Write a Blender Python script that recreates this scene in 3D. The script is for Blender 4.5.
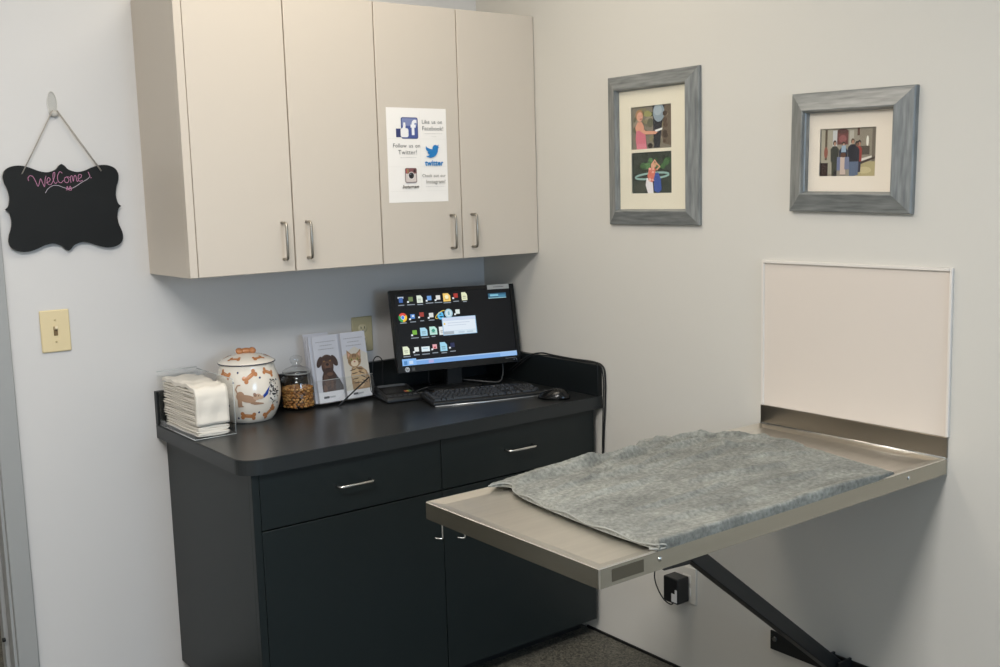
import bpy, bmesh, math, random
from mathutils import Vector, Matrix, noise
from mathutils.geometry import tessellate_polygon
random.seed(7)
PI = math.pi
scene = bpy.context.scene
COL = scene.collection
for o in list(bpy.data.objects):
    bpy.data.objects.remove(o)

# ------------------------------------------------------------------ camera
cam_d = bpy.data.cameras.new('camera')
cam_d.sensor_width = 36.0
cam_d.lens = 1065.7 * 36.0 / 1000.0
cam_d.clip_start = 0.02
cam_o = bpy.data.objects.new('camera', cam_d)
COL.objects.link(cam_o)
R_ = Vector((0.79512297, -0.60578, -0.02846138))
U_ = Vector((0.10334952, 0.08910899, 0.99064548))
F_ = Vector((0.59757705, 0.79062645, -0.13345968))
M = Matrix.Identity(4)
for i in range(3):
    M[i][0] = R_[i]; M[i][1] = U_[i]; M[i][2] = -F_[i]
M[0][3], M[1][3], M[2][3] = -2.32367, -3.16089, 1.49453
cam_o.matrix_world = M
scene.camera = cam_o

# ------------------------------------------------------------------ world, lights, exposure
w = bpy.data.worlds.new('world'); scene.world = w; w.use_nodes = True
w.node_tree.nodes['Background'].inputs[0].default_value = (0.62, 0.75, 1.0, 1)
w.node_tree.nodes['Background'].inputs[1].default_value = 0.8
vs = scene.view_settings
vs.view_transform = 'Standard'; vs.look = 'None'; vs.gamma = 1.0
vs.use_curve_mapping = False
vs.exposure = 0.0

def area(name, loc, target, sx, sy, power, col):
    l = bpy.data.lights.new(name, 'AREA'); l.shape = 'RECTANGLE'
    l.size = sx; l.size_y = sy; l.energy = power; l.color = col
    o = bpy.data.objects.new(name, l); COL.objects.link(o)
    o.location = loc
    d = Vector(target) - Vector(loc)
    o.rotation_euler = d.to_track_quat('-Z', 'Y').to_euler()
    return o
CEIL = 2.62
TROFFERS = [(-2.3, -2.2, 1.2, 0.6, 67.0, (1.0, 0.975, 0.955)), (-1.0, -0.9, 1.2, 0.6, 12.0, (1.0, 0.90, 0.76))]
for (lx, ly, sx, sy, pw, lc) in TROFFERS:
    area('ceiling_lamp_light', (lx, ly, CEIL - 0.035), (lx, ly, 0), sx - 0.08, sy - 0.08, pw, lc)
area('window_daylight', (-1.0, -5.33, 1.55), (-1.3, 0, 0.9), 1.4, 1.3, 54.0, (0.50, 0.73, 1.0))
area('hall_lamp_light', (-2.1, 0.9, 2.55), (-2.1, 0.9, 0), 0.6, 0.6, 12.0, (1.0, 0.95, 0.86))

# ------------------------------------------------------------------ materials
def lin(c):
    c = c / 255.0
    return c / 12.92 if c <= 0.04045 else ((c + 0.055) / 1.055) ** 2.4
def rgb(r, g, b):
    return (lin(r), lin(g), lin(b), 1.0)
_m = {}
def mat(name, col, rough=0.5, metal=0.0, spec=0.5, coat=0.0, bump=None, vary=None, emit=None, aniso=None, sheen=0.0):
    if name in _m:
        return _m[name]
    m = bpy.data.materials.new(name); m.use_nodes = True
    nt = m.node_tree; b = nt.nodes['Principled BSDF']
    b.inputs['Base Color'].default_value = col
    b.inputs['Roughness'].default_value = rough
    b.inputs['Metallic'].default_value = metal
    b.inputs['Specular IOR Level'].default_value = spec
    if coat: b.inputs['Coat Weight'].default_value = coat
    if sheen:
        b.inputs['Sheen Weight'].default_value = sheen
    if emit:
        b.inputs['Emission Color'].default_value = emit[0]
        b.inputs['Emission Strength'].default_value = emit[1]
    tc = nt.nodes.new('ShaderNodeTexCoord'); mp = nt.nodes.new('ShaderNodeMapping')
    nt.links.new(tc.outputs['Object'], mp.inputs['Vector'])
    if aniso: mp.inputs['Scale'].default_value = aniso
    if vary:                                            # (scale, amount, detail): mottled colour of the surface itself
        n = nt.nodes.new('ShaderNodeTexNoise'); n.inputs['Scale'].default_value = vary[0]
        n.inputs['Detail'].default_value = vary[2] if len(vary) > 2 else 4
        nt.links.new(mp.outputs[0], n.inputs['Vector'])
        r = nt.nodes.new('ShaderNodeValToRGB')
        a = vary[1]
        r.color_ramp.elements[0].position = 0.3; r.color_ramp.elements[1].position = 0.7
        r.color_ramp.elements[0].color = (col[0]*(1-a), col[1]*(1-a), col[2]*(1-a), 1)
        r.color_ramp.elements[1].color = (min(1, col[0]*(1+a)), min(1, col[1]*(1+a)), min(1, col[2]*(1+a)), 1)
        nt.links.new(n.outputs['Fac'], r.inputs['Fac'])
        nt.links.new(r.outputs['Color'], b.inputs['Base Color'])
    if bump:                                            # (scale, strength, distance)
        n = nt.nodes.new('ShaderNodeTexNoise'); n.inputs['Scale'].default_value = bump[0]
        n.inputs['Detail'].default_value = 3
        nt.links.new(mp.outputs[0], n.inputs['Vector'])
        bp = nt.nodes.new('ShaderNodeBump'); bp.inputs['Strength'].default_value = bump[1]
        bp.inputs['Distance'].default_value = bump[2]
        nt.links.new(n.outputs['Fac'], bp.inputs['Height'])
        nt.links.new(bp.outputs['Normal'], b.inputs['Normal'])
    _m[name] = m
    return m

def thin_glass(name, tint, refl=1.0, rough=0.02):
    if name in _m: return _m[name]
    m = bpy.data.materials.new(name); m.use_nodes = True
    nt = m.node_tree; nt.nodes.clear()
    out = nt.nodes.new('ShaderNodeOutputMaterial'); mix = nt.nodes.new('ShaderNodeMixShader')
    tr = nt.nodes.new('ShaderNodeBsdfTransparent'); tr.inputs[0].default_value = tint
    gl = nt.nodes.new('ShaderNodeBsdfGlossy'); gl.inputs['Roughness'].default_value = rough
    # Schlick reflectance from the facing angle, the same from both sides of a pane
    lw = nt.nodes.new('ShaderNodeLayerWeight'); lw.inputs[0].default_value = 0.5
    pw = nt.nodes.new('ShaderNodeMath'); pw.operation = 'POWER'; pw.inputs[1].default_value = 5.0
    fr = nt.nodes.new('ShaderNodeMath'); fr.operation = 'MULTIPLY_ADD'; fr.inputs[1].default_value = 0.96; fr.inputs[2].default_value = 0.04
    nt.links.new(lw.outputs['Facing'], pw.inputs[0]); nt.links.new(pw.outputs[0], fr.inputs[0])
    mu = nt.nodes.new('ShaderNodeMath'); mu.operation = 'MULTIPLY'; mu.inputs[1].default_value = refl
    nt.links.new(fr.outputs[0], mu.inputs[0]); nt.links.new(mu.outputs[0], mix.inputs[0])
    nt.links.new(tr.outputs[0], mix.inputs[1]); nt.links.new(gl.outputs[0], mix.inputs[2])
    nt.links.new(mix.outputs[0], out.inputs[0])
    _m[name] = m
    return m

WALL = mat('wall_paint', rgb(210, 208, 205), 0.55, spec=0.35, bump=(90, 0.06, 0.002))
WALLR = mat('wall_paint_right', rgb(208, 205, 197), 0.5, spec=0.35, bump=(90, 0.06, 0.002))
CEILM = mat('ceiling_tile', rgb(225, 224, 218), 0.9, bump=(160, 0.3, 0.002))
LAM = mat('cream_laminate', rgb(206, 196, 182), 0.42, spec=0.4)
LAMS = mat('cream_laminate_interior', rgb(150, 140, 125), 0.6)
DARK = mat('charcoal_laminate', rgb(22, 30, 31), 0.42, spec=0.4)
TOPM = mat('black_countertop_laminate', rgb(33, 34, 34), 0.29, spec=0.55, vary=(60, 0.12))
EDGE = mat('countertop_edge_band', rgb(32, 36, 37), 0.4)
SPL = mat('backsplash_laminate', rgb(19, 23, 24), 0.4, spec=0.35)
STEEL_SHADED = mat('brushed_stainless_shaded', rgb(176, 173, 162), 0.22, 1.0, bump=(120, 0.03, 0.001), aniso=(1, 1, 14), vary=(5, 0.03))  # same steel as the top, base colour darkened to carry the sides' shade
STEEL = mat('brushed_stainless', rgb(234, 229, 220), 0.33, 1.0, bump=(120, 0.04, 0.001), aniso=(1, 14, 1), vary=(5, 0.03))
STEELD = mat('stainless_splash', rgb(150, 142, 130), 0.3, 1.0, bump=(120, 0.05, 0.001), aniso=(1, 1, 14))
NICKEL = mat('satin_nickel', rgb(165, 160, 150), 0.3, 1.0)
NICKELD = mat('bright_nickel', rgb(215, 214, 210), 0.25, 1.0)
BLACKM = mat('black_painted_steel', rgb(22, 24, 25), 0.45)
BLACKP = mat('black_plastic', rgb(24, 25, 26), 0.38)
BLACKG = mat('glossy_black_plastic', rgb(13, 14, 15), 0.2, spec=0.35)
CABLE = mat('black_cable_rubber', rgb(16, 17, 18), 0.5)
WHITEP = mat('white_panel', rgb(216, 206, 195), 0.4)
WHITET = mat('white_panel_trim', rgb(222, 216, 208), 0.35)
ALMOND = mat('almond_plastic', rgb(222, 204, 160), 0.4)
OUTM = mat('outlet_almond', rgb(190, 178, 140), 0.4)
PAPER = mat('white_paper', rgb(246, 242, 236), 0.7)
TOWELP = mat('paper_towel', rgb(228, 222, 210), 0.9, bump=(300, 0.4, 0.001))
GLASS = thin_glass('clear_glass', (0.985, 0.988, 0.985, 1), 1.0)
ACRYL = thin_glass('clear_acrylic', (0.985, 0.99, 0.99, 1), 1.0)
PANE = thin_glass('picture_glass', (0.995, 0.995, 0.995, 1), 0.2, 0.05)
GREYT = mat('grey_door_trim', rgb(158, 159, 157), 0.5)

# floor: dark speckled resin
def floor_mat():
    m = bpy.data.materials.new('speckled_resin_floor'); m.use_nodes = True
    nt = m.node_tree; b = nt.nodes['Principled BSDF']; b.inputs['Roughness'].default_value = 0.55
    tc = nt.nodes.new('ShaderNodeTexCoord')
    v = nt.nodes.new('ShaderNodeTexVoronoi'); v.inputs['Scale'].default_value = 170
    n = nt.nodes.new('ShaderNodeTexNoise'); n.inputs['Scale'].default_value = 190; n.inputs['Detail'].default_value = 6
    r = nt.nodes.new('ShaderNodeValToRGB')
    for k, (p_, c) in enumerate([(0.0, rgb(26, 26, 25)), (0.45, rgb(54, 53, 49)), (0.62, rgb(92, 89, 79)), (1.0, rgb(165, 155, 130))]):
        e = r.color_ramp.elements[k] if k < 2 else r.color_ramp.elements.new(p_)
        e.position = p_; e.color = c
    mx = nt.nodes.new('ShaderNodeMix'); mx.data_type = 'RGBA'; mx.inputs[0].default_value = 0.5
    nt.links.new(tc.outputs['Object'], v.inputs['Vector']); nt.links.new(tc.outputs['Object'], n.inputs['Vector'])
    nt.links.new(n.outputs['Fac'], r.inputs['Fac'])
    sep = nt.nodes.new('ShaderNodeValToRGB')
    sep.color_ramp.elements[0].color = rgb(28, 28, 27); sep.color_ramp.elements[1].color = rgb(130, 126, 112)
    cx = nt.nodes.new('ShaderNodeSeparateColor'); nt.links.new(v.outputs['Color'], cx.inputs[0])
    nt.links.new(cx.outputs[0], sep.inputs['Fac'])
    nt.links.new(r.outputs['Color'], mx.inputs[6]); nt.links.new(sep.outputs['Color'], mx.inputs[7])
    nt.links.new(mx.outputs[2], b.inputs['Base Color'])
    return m
FLOOR = floor_mat()

# grey washed wood for the picture frames
def frame_wood(name, along):
    m = bpy.data.materials.new(name); m.use_nodes = True
    nt = m.node_tree; b = nt.nodes['Principled BSDF']; b.inputs['Roughness'].default_value = 0.33
    tc = nt.nodes.new('ShaderNodeTexCoord'); mp = nt.nodes.new('ShaderNodeMapping')
    mp.inputs['Scale'].default_value = (1, 1, 14) if along == 'h' else (1, 14, 1)
    if along == 'h': mp.inputs['Scale'].default_value = (14, 1.5, 14)
    else: mp.inputs['Scale'].default_value = (14, 14, 1.5)
    n = nt.nodes.new('ShaderNodeTexNoise'); n.inputs['Scale'].default_value = 9; n.inputs['Detail'].default_value = 6
    r = nt.nodes.new('ShaderNodeValToRGB')
    r.color_ramp.elements[0].position = 0.25; r.color_ramp.elements[1].position = 0.75
    r.color_ramp.elements[0].color = rgb(96, 99, 98); r.color_ramp.elements[1].color = rgb(142, 144, 141)
    nt.links.new(tc.outputs['Object'], mp.inputs[0]); nt.links.new(mp.outputs[0], n.inputs['Vector'])
    nt.links.new(n.outputs['Fac'], r.inputs['Fac']); nt.links.new(r.outputs['Color'], b.inputs['Base Color'])
    return m
FWH = frame_wood('grey_wood_rail', 'h'); FWV = frame_wood('grey_wood_stile', 'v')

# ------------------------------------------------------------------ helpers
def link(name, bm, m, parent=None, smooth=False, loc=None):
    me = bpy.data.meshes.new(name)
    bm.normal_update(); bm.to_mesh(me); bm.free()
    ms = m if isinstance(m, (list, tuple)) else [m]
    for x in ms: me.materials.append(x)
    if smooth:
        for p in me.polygons: p.use_smooth = True
    o = bpy.data.objects.new(name, me); COL.objects.link(o)
    if parent: o.parent = parent
    if loc: o.location = loc
    return o
def thing(name, label, cat, loc=(0, 0, 0), rz=0.0, group=None):
    o = bpy.data.objects.new(name, None); COL.objects.link(o)
    o.empty_display_size = 0.05
    o.location = loc; o.rotation_euler = (0, 0, rz)
    o['label'] = label; o['category'] = cat
    if group: o['group'] = group
    return o
def tag(o, label, cat, group=None):
    o['label'] = label; o['category'] = cat
    if group: o['group'] = group
    return o
def struct(name, bm, m):
    o = link(name, bm, m); o['kind'] = 'structure'; return o
def B(): return bmesh.new()
def box(bm, x0, x1, y0, y1, z0, z1, bev=0.0, seg=2, mi=0, mtx=None):
    vs_ = [bm.verts.new((x, y, z)) for x in (x0, x1) for y in (y0, y1) for z in (z0, z1)]
    idx = [(0, 1, 3, 2), (4, 6, 7, 5), (0, 4, 5, 1), (2, 3, 7, 6), (0, 2, 6, 4), (1, 5, 7, 3)]
    fs = [bm.faces.new([vs_[i] for i in q]) for q in idx]
    for f in fs: f.material_index = mi
    if mtx is not None:
        for v in vs_: v.co = mtx @ v.co
    if bev > 0:
        es = list({e for f in fs for e in f.edges})
        r = bmesh.ops.bevel(bm, geom=es, offset=bev, segments=seg, affect='EDGES', profile=0.5)
        for f in r['faces']: f.material_index = mi; f.smooth = seg > 1
    return fs
def tube(bm, pts, r, seg=10, closed=False, mi=0, radii=None):
    pts = [Vector(p) for p in pts]; n = len(pts); rings = []
    up = None
    for i, p in enumerate(pts):
        a = pts[(i - 1) % n] if (closed or i > 0) else p
        b = pts[(i + 1) % n] if (closed or i < n - 1) else p
        t = (b - a).normalized()
        if up is None:
            up = Vector((0, 0, 1)) if abs(t.z) < 0.9 else Vector((1, 0, 0))
        s = t.cross(up).normalized(); up = s.cross(t).normalized()
        rr = radii[i] if radii else r
        rings.append([bm.verts.new(p + (s * math.cos(2*PI*k/seg) + up * math.sin(2*PI*k/seg)) * rr) for k in range(seg)])
    m = n if closed else n - 1
    for i in range(m):
        A, C = rings[i], rings[(i + 1) % n]
        for k in range(seg):
            f = bm.faces.new((A[k], A[(k+1) % seg], C[(k+1) % seg], C[k])); f.smooth = True; f.material_index = mi
    if not closed:
        f = bm.faces.new(rings[0][::-1]); f.material_index = mi
        f = bm.faces.new(rings[-1]); f.material_index = mi
def smooth_path(pts, sub=6):
    pts = [Vector(p) for p in pts]; out = []
    for i in range(len(pts) - 1):
        p0 = pts[max(i-1, 0)]; p1 = pts[i]; p2 = pts[i+1]; p3 = pts[min(i+2, len(pts)-1)]
        for k in range(sub):
            t = k / sub
            out.append(0.5*((2*p1) + (p2-p0)*t + (2*p0-5*p1+4*p2-p3)*t*t + (3*p1-p0-3*p2+p3)*t**3))
    out.append(pts[-1]); return out
def lathe(bm, prof, seg=48, cx=0, cy=0, mi=0, cap=True):
    rings = []
    for (r, z) in prof:
        rings.append([bm.verts.new((cx + r*math.cos(2*PI*k/seg), cy + r*math.sin(2*PI*k/seg), z)) for k in range(seg)])
    for i in range(len(prof) - 1):
        for k in range(seg):
            f = bm.faces.new((rings[i][k], rings[i][(k+1) % seg], rings[i+1][(k+1) % seg], rings[i+1][k]))
            f.smooth = True; f.material_index = mi
    if cap:
        f = bm.faces.new(rings[0][::-1]); f.material_index = mi
        f = bm.faces.new(rings[-1]); f.material_index = mi
def prism(bm, poly, fr, d0, d1, mi=0):
    """poly: 2D outline, fr(u, v, d) -> point; solid between depths d0 and d1"""
    a = [bm.verts.new(fr(u, v, d0)) for u, v in poly]; b = [bm.verts.new(fr(u, v, d1)) for u, v in poly]
    n = len(poly)
    fs = [bm.faces.new(a[::-1]), bm.faces.new(b)]
    for i in range(n):
        fs.append(bm.faces.new((a[i], a[(i+1) % n], b[(i+1) % n], b[i])))
    for f in fs: f.material_index = mi
    return fs
def cyl(bm, p0, p1, r, seg=16, mi=0):
    tube(bm, [p0, p1], r, seg, mi=mi)

_tx = {}
def text_geo(s, size, bold=0.0):
    key = (s, size, bold)
    if key in _tx: return _tx[key]
    c = bpy.data.curves.new('t', 'FONT'); c.body = s; c.size = size; c.align_x = 'CENTER'; c.align_y = 'CENTER'
    c.resolution_u = 3; c.offset = bold; c.space_character = 1.06; c.space_word = 1.35
    o = bpy.data.objects.new('t', c); COL.objects.link(o)
    dg = bpy.context.evaluated_depsgraph_get()
    me = bpy.data.meshes.new_from_object(o.evaluated_get(dg))
    vv = [(v.co.x, v.co.y) for v in me.vertices]; ff = [tuple(p.vertices) for p in me.polygons]
    bpy.data.objects.remove(o); bpy.data.curves.remove(c); bpy.data.meshes.remove(me)
    _tx[key] = (vv, ff); return _tx[key]

class Art:
    """printed or painted picture: flat coloured shapes laid in a surface frame fr(u, v, d)"""
    def __init__(s, fr, step=0.00012, start=0.0002, rings=1, emit=0.0, rough=0.5):
        s.bm = B(); s.fr = fr; s.d = start; s.step = step; s.rings = rings; s.ms = []; s.keys = {}; s.emit = emit; s.rough = rough
    def mi(s, c):
        if c not in s.keys:
            s.keys[c] = len(s.ms)
            nm = 'print_%02x%02x%02x%s' % (c[0], c[1], c[2], '_lit' if s.emit else '')
            if s.emit: s.ms.append(mat(nm, (0.01, 0.01, 0.01, 1), 0.3, emit=(rgb(*c), s.emit)))
            else: s.ms.append(mat(nm + '%d' % int(s.rough*10), rgb(*c), s.rough))
        return s.keys[c]
    def poly(s, pts, c, lift=True):
        if lift: s.d += s.step
        i = s.mi(c)
        if s.rings == 1:
            V = [s.bm.verts.new(s.fr(u, v, s.d)) for u, v in pts]
            tris = [] if len(pts) < 5 else tessellate_polygon([[Vector((u*1000, v*1000, 0)) for u, v in pts]])
            if len(pts) < 5: s.bm.faces.new(V).material_index = i
            for t3 in tris: s.bm.faces.new([V[k] for k in t3]).material_index = i
            return
        cu = sum(p[0] for p in pts)/len(pts); cv = sum(p[1] for p in pts)/len(pts)
        # densify outline
        P = []
        for k in range(len(pts)):
            a = pts[k]; b = pts[(k+1) % len(pts)]
            for t in (0, 0.5): P.append((a[0]+(b[0]-a[0])*t, a[1]+(b[1]-a[1])*t))
        ctr = s.bm.verts.new(s.fr(cu, cv, s.d)); prev = None
        for r in range(1, s.rings + 1):
            q = r/s.rings
            ring = [s.bm.verts.new(s.fr(cu+(u-cu)*q, cv+(v-cv)*q, s.d)) for u, v in P]
            for k in range(len(P)):
                k2 = (k+1) % len(P)
                f = s.bm.faces.new((ctr, ring[k], ring[k2])) if prev is None else s.bm.faces.new((prev[k], ring[k], ring[k2], prev[k2]))
                f.material_index = i
            prev = ring
    def rect(s, u0, v0, u1, v1, c): s.poly([(u0, v0), (u1, v0), (u1, v1), (u0, v1)], c)
    def ell(s, u, v, a, b, c, rot=0.0, n=20, lift=True):
        cr, sr = math.cos(rot), math.sin(rot)
        s.poly([(u + a*math.cos(t)*cr - b*math.sin(t)*sr, v + a*math.cos(t)*sr + b*math.sin(t)*cr) for t in [2*PI*k/n for k in range(n)]], c, lift)
    def stroke(s, pts, wd, c):
        s.d += s.step
        P = [Vector((p[0], p[1])) for p in pts]; i = s.mi(c); L = []
        for k in range(len(P)):
            t = (P[min(k+1, len(P)-1)] - P[max(k-1, 0)]).normalized(); nrm = Vector((-t.y, t.x))
            L.append((P[k]+nrm*wd/2, P[k]-nrm*wd/2))
        V = [(s.bm.verts.new(s.fr(a.x, a.y, s.d)), s.bm.verts.new(s.fr(b.x, b.y, s.d))) for a, b in L]
        for k in range(len(V)-1):
            f = s.bm.faces.new((V[k][0], V[k][1], V[k+1][1], V[k+1][0])); f.material_index = i
    def text(s, t, u, v, size, c, bold=0.0, shear=0.0):
        s.d += s.step
        vv, ff = text_geo(t, size, bold); i = s.mi(c)
        V = [s.bm.verts.new(s.fr(u + x + shear*y, v + y, s.d)) for x, y in vv]
        for f in ff:
            try: q = s.bm.faces.new([V[k] for k in f]); q.material_index = i
            except ValueError: pass
    def build(s, name, parent=None):
        return link(name, s.bm, s.ms, parent)

# ------------------------------------------------------------------ room
RX0, RY0 = -3.5, -5.2
HY = 1.9                       # depth of the hall beyond the doorway
b = B(); box(b, RX0-0.1, 0.1, RY0-0.1, HY+0.1, -0.1, 0.0); struct('floor', b, FLOOR)
b = B(); box(b, RX0-0.1, 0.1, RY0-0.1, HY+0.1, CEIL, CEIL+0.1); struct('ceiling', b, CEILM)
DX0, DX1, DH = -2.62, -1.705, 2.06      # doorway in the back wall
b = B()
box(b, DX1+0.018, 0.1, 0, 0.12, 0, CEIL); box(b, RX0, DX0-0.018, 0, 0.12, 0, CEIL); box(b, DX0-0.018, DX1+0.018, 0, 0.12, DH+0.018, CEIL)
struct('wall_back', b, WALL)
b = B(); box(b, 0, 0.1, RY0-0.1, 0, 0, CEIL); struct('wall_right', b, WALLR)
WX0, WX1, WZ0, WZ1 = -1.65, -0.35, 0.95, 2.15       # window in the wall behind the camera
b = B()
box(b, RX0-0.1, WX0, RY0-0.1, RY0, 0, CEIL); box(b, WX1, 0.1, RY0-0.1, RY0, 0, CEIL)
box(b, WX0, WX1, RY0-0.1, RY0, 0, WZ0); box(b, WX0, WX1, RY0-0.1, RY0, WZ1, CEIL)
struct('wall_front', b, WALL)
b = B(); box(b, RX0-0.1, RX0, RY0, 0.0, 0, CEIL); struct('wall_left', b, WALL)
b = B(); box(b, RX0-0.1, 0.1, HY, HY+0.1, 0, CEIL); struct('wall_hall', b, WALL)
b = B(); box(b, RX0-0.1, RX0, 0.12, HY, 0, CEIL); box(b, -0.9, -0.8, 0.12, HY, 0, CEIL); struct('wall_hall_side', b, WALL)
b = B()
for (x0, x1, z0, z1) in ((WX0, WX0+0.04, WZ0, WZ1), (WX1-0.04, WX1, WZ0, WZ1), (WX0+.04, WX1-.04, WZ0, WZ0+0.04), (WX0+.04, WX1-.04, WZ1-0.04, WZ1), (-1.015, -0.985, WZ0+.04, WZ1-.04)):
    box(b, x0, x1, RY0-0.08, RY0-0.03, z0, z1)
wn = struct('window_1', b, WHITET)
b = B(); box(b, WX0+0.03, WX1-0.03, RY0-0.057, RY0-0.053, WZ0+0.03, WZ1-0.03); link('window_pane', b, GLASS, wn)
# door lining, stop and casing (painted grey)
b = B()
for s_, x in ((1, DX1), (-1, DX0)):
    box(b, min(x, x+s_*0.018), max(x, x+s_*0.018), -0.004, 0.124, 0, DH)
    box(b, min(x, x-s_*0.012), max(x, x-s_*0.012), 0.045, 0.085, 0, DH, 0.001)
box(b, DX0-0.018, DX1+0.018, -0.004, 0.124, DH, DH+0.018)
box(b, DX0, DX1, 0.045, 0.085, DH-0.012, DH, 0.001)
dj = struct('door_1', b, GREYT)
b = B(); cyl(b, (DX1-0.012, 0.03, 0.26), (DX1-0.02, 0.03, 0.26), 0.006); link('door_silencer', b, CABLE, dj)
b = B()
box(b, DX1+0.008, DX1+0.064, -0.016, 0, 0, DH+0.07, 0.003)
box(b, DX0-0.064, DX0-0.008, -0.016, 0, 0, DH+0.07, 0.003)
box(b, DX0-0.008, DX1+0.008, -0.016, 0, DH+0.012, DH+0.07, 0.003)
struct('trim_1', b, GREYT)
b = B(); box(b, -0.005, 0, -4.2, -0.54, 0, 0.008); struct('caulk_line_right', b, CABLE)  # dark caulk line at the floor joint, built as a thin strip

# ceiling lamps (above the picture, seen only in reflections)
lamp0 = None
LAMPL = ['flat ceiling light panel in the middle of the room, nearer the doorway', 'flat ceiling light panel in front of the wall cabinets']
for i, (lx, ly, sx, sy, pw, lc) in enumerate(TROFFERS):
    t = thing('ceiling_light', LAMPL[i], 'light', (lx, ly, CEIL))
    b = B()
    for (x0, x1, y0, y1) in ((-sx/2, sx/2, -sy/2, -sy/2+.03), (-sx/2, sx/2, sy/2-.03, sy/2), (-sx/2, -sx/2+.03, -sy/2+.03, sy/2-.03), (sx/2-.03, sx/2, -sy/2+.03, sy/2-.03)):
        box(b, x0, x1, y0, y1, -0.03, 0)
    link('frame', b, WHITET, t)
    b = B(); box(b, -sx/2+.03, sx/2-.03, -sy/2+.03, sy/2-.03, -0.02, -0.012)
    link('diffuser', b, mat('lamp_diffuser', rgb(240, 236, 225), 0.6, emit=((1, .95, .88, 1), 0.6)), t)

# ------------------------------------------------------------------ wall cabinets
UZ0, UZ1, UY = 1.277, 2.065, -0.322
def bar_handle(name, parent, p, length, axis, m, r=0.0042, out=0.03):
    """U-shaped bar pull; p = centre on the front face, axis 'z' or 'x'"""
    b = B(); p = Vector(p); h = length/2
    a = Vector((0, 0, 1)) if axis == 'z' else Vector((1, 0, 0)); o = Vector((0, -1, 0))
    c = 0.009
    pts = [p - a*h, p - a*h + o*(out-c), p - a*(h-c*0.3) + o*(out-c*0.3), p - a*(h-c) + o*out, p + a*(h-c) + o*out, p + a*(h-c*0.3) + o*(out-c*0.3), p + a*h + o*(out-c), p + a*h]
    tube(b, pts, r, 10)
    return link(name, b, m, parent)
def wall_cabinet(x0, x1, doors, hxs, label, endpanel, ):
    t = thing('wall_cabinet', label, 'cabinet', ((x0+x1)/2, 0, UZ0)); cx = (x0+x1)/2; H = UZ1-UZ0
    D = UY + 0.02
    b = B(); e = 0.018
    box(b, x0-cx, x0-cx+e, D, 0, 0, H); box(b, x1-cx-e, x1-cx, D, 0, 0, H)
    box(b, x0-cx+e, x1-cx-e, D, 0, 0, e); box(b, x0-cx+e, x1-cx-e, D, 0, H-e, H); box(b, x0-cx+e, x1-cx-e, -0.006, 0, e, H-e)
    box(b, x0-cx+e, x1-cx-e, D+.02, -0.006, H*.5, H*.5+e)
    if endpanel:
        box(b, x0-cx, x0-cx+0.0225, UY, D, 0, H, 0.001, 1)
    link('body', b, [LAM], t)
    for (a, c), hx in zip(doors, hxs):
        b = B(); box(b, a-cx, c-cx, UY, D-0.001, 0.0, H, 0.0018, 2)
        d = link('door', b, LAM, t)
        bar_handle('handle', d, (hx-cx, UY, 1.366-UZ0), 0.105, 'z', NICKEL)
    return t
g = 0.0018
wall_cabinet(-1.236, -0.6205, [(-1.2115, -0.917-g), (-0.917+g, -0.6205-g)], [-0.955, -0.877], 'cream wall cabinet with two plain doors, its open side towards the welcome chalkboard', True)
wall_cabinet(-0.6205, -0.001, [(-0.6205+g, -0.318-g), (-0.318+g, -0.003)], [-0.3635, -0.2805], 'cream wall cabinet in the corner above the monitor with a paper notice on its door', False)

# ------------------------------------------------------------------ base cabinets and worktop
ZC = 0.82; CT = 0.041; ZB = ZC - CT; BY = -0.615
def base_cabinet(x0, x1, fx0, fx1, hx, label, end):
    t = thing('base_cabinet', label, 'cabinet', ((x0+x1)/2, 0, 0)); cx = (x0+x1)/2
    b = B(); D = BY + 0.02; e = 0.018; k = 0.06
    box(b, x0-cx, x0-cx+e, D, -0.002, k, ZB); box(b, x1-cx-e, x1-cx, D, -0.002, k, ZB)
    box(b, x0-cx+e, x1-cx-e, D, -0.002, k, k+e); box(b, x0-cx+e, x1-cx-e, -0.01, -0.002, k+e, ZB)
    box(b, x0-cx+e, x1-cx-e, D, -0.1, ZB-e, ZB)
    if end: box(b, x0-cx, x0-cx+0.021, BY, D, k, ZB, 0.001, 1)
    link('body', b, DARK, t)
    b = B(); box(b, x0-cx+0.001, x1-cx-0.001, -0.532, -0.51, 0.0, k); link('toe_kick', b, BLACKM, t)
    b = B(); box(b, fx0-cx, fx1-cx, BY, D-0.001, 0.6235, ZB-0.004, 0.0012, 2); d = link('drawer', b, DARK, t)
    bar_handle('handle', d, (hx-cx, BY, 0.7035), 0.105, 'x', NICKELD, 0.0038, 0.028)
    b = B(); box(b, fx0-cx, fx1-cx, BY, D-0.001, k, 0.6195, 0.0012, 2); link('door', b, DARK, t)
base_cabinet(-1.223, -0.629, -1.2005, -0.6305, -0.925, 'dark charcoal base cabinet with drawer and door at the open end of the worktop', True)
base_cabinet(-0.629, -0.024, -0.6275, -0.0255, -0.341, 'dark charcoal base cabinet with drawer and door next to the right wall', False)

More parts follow.
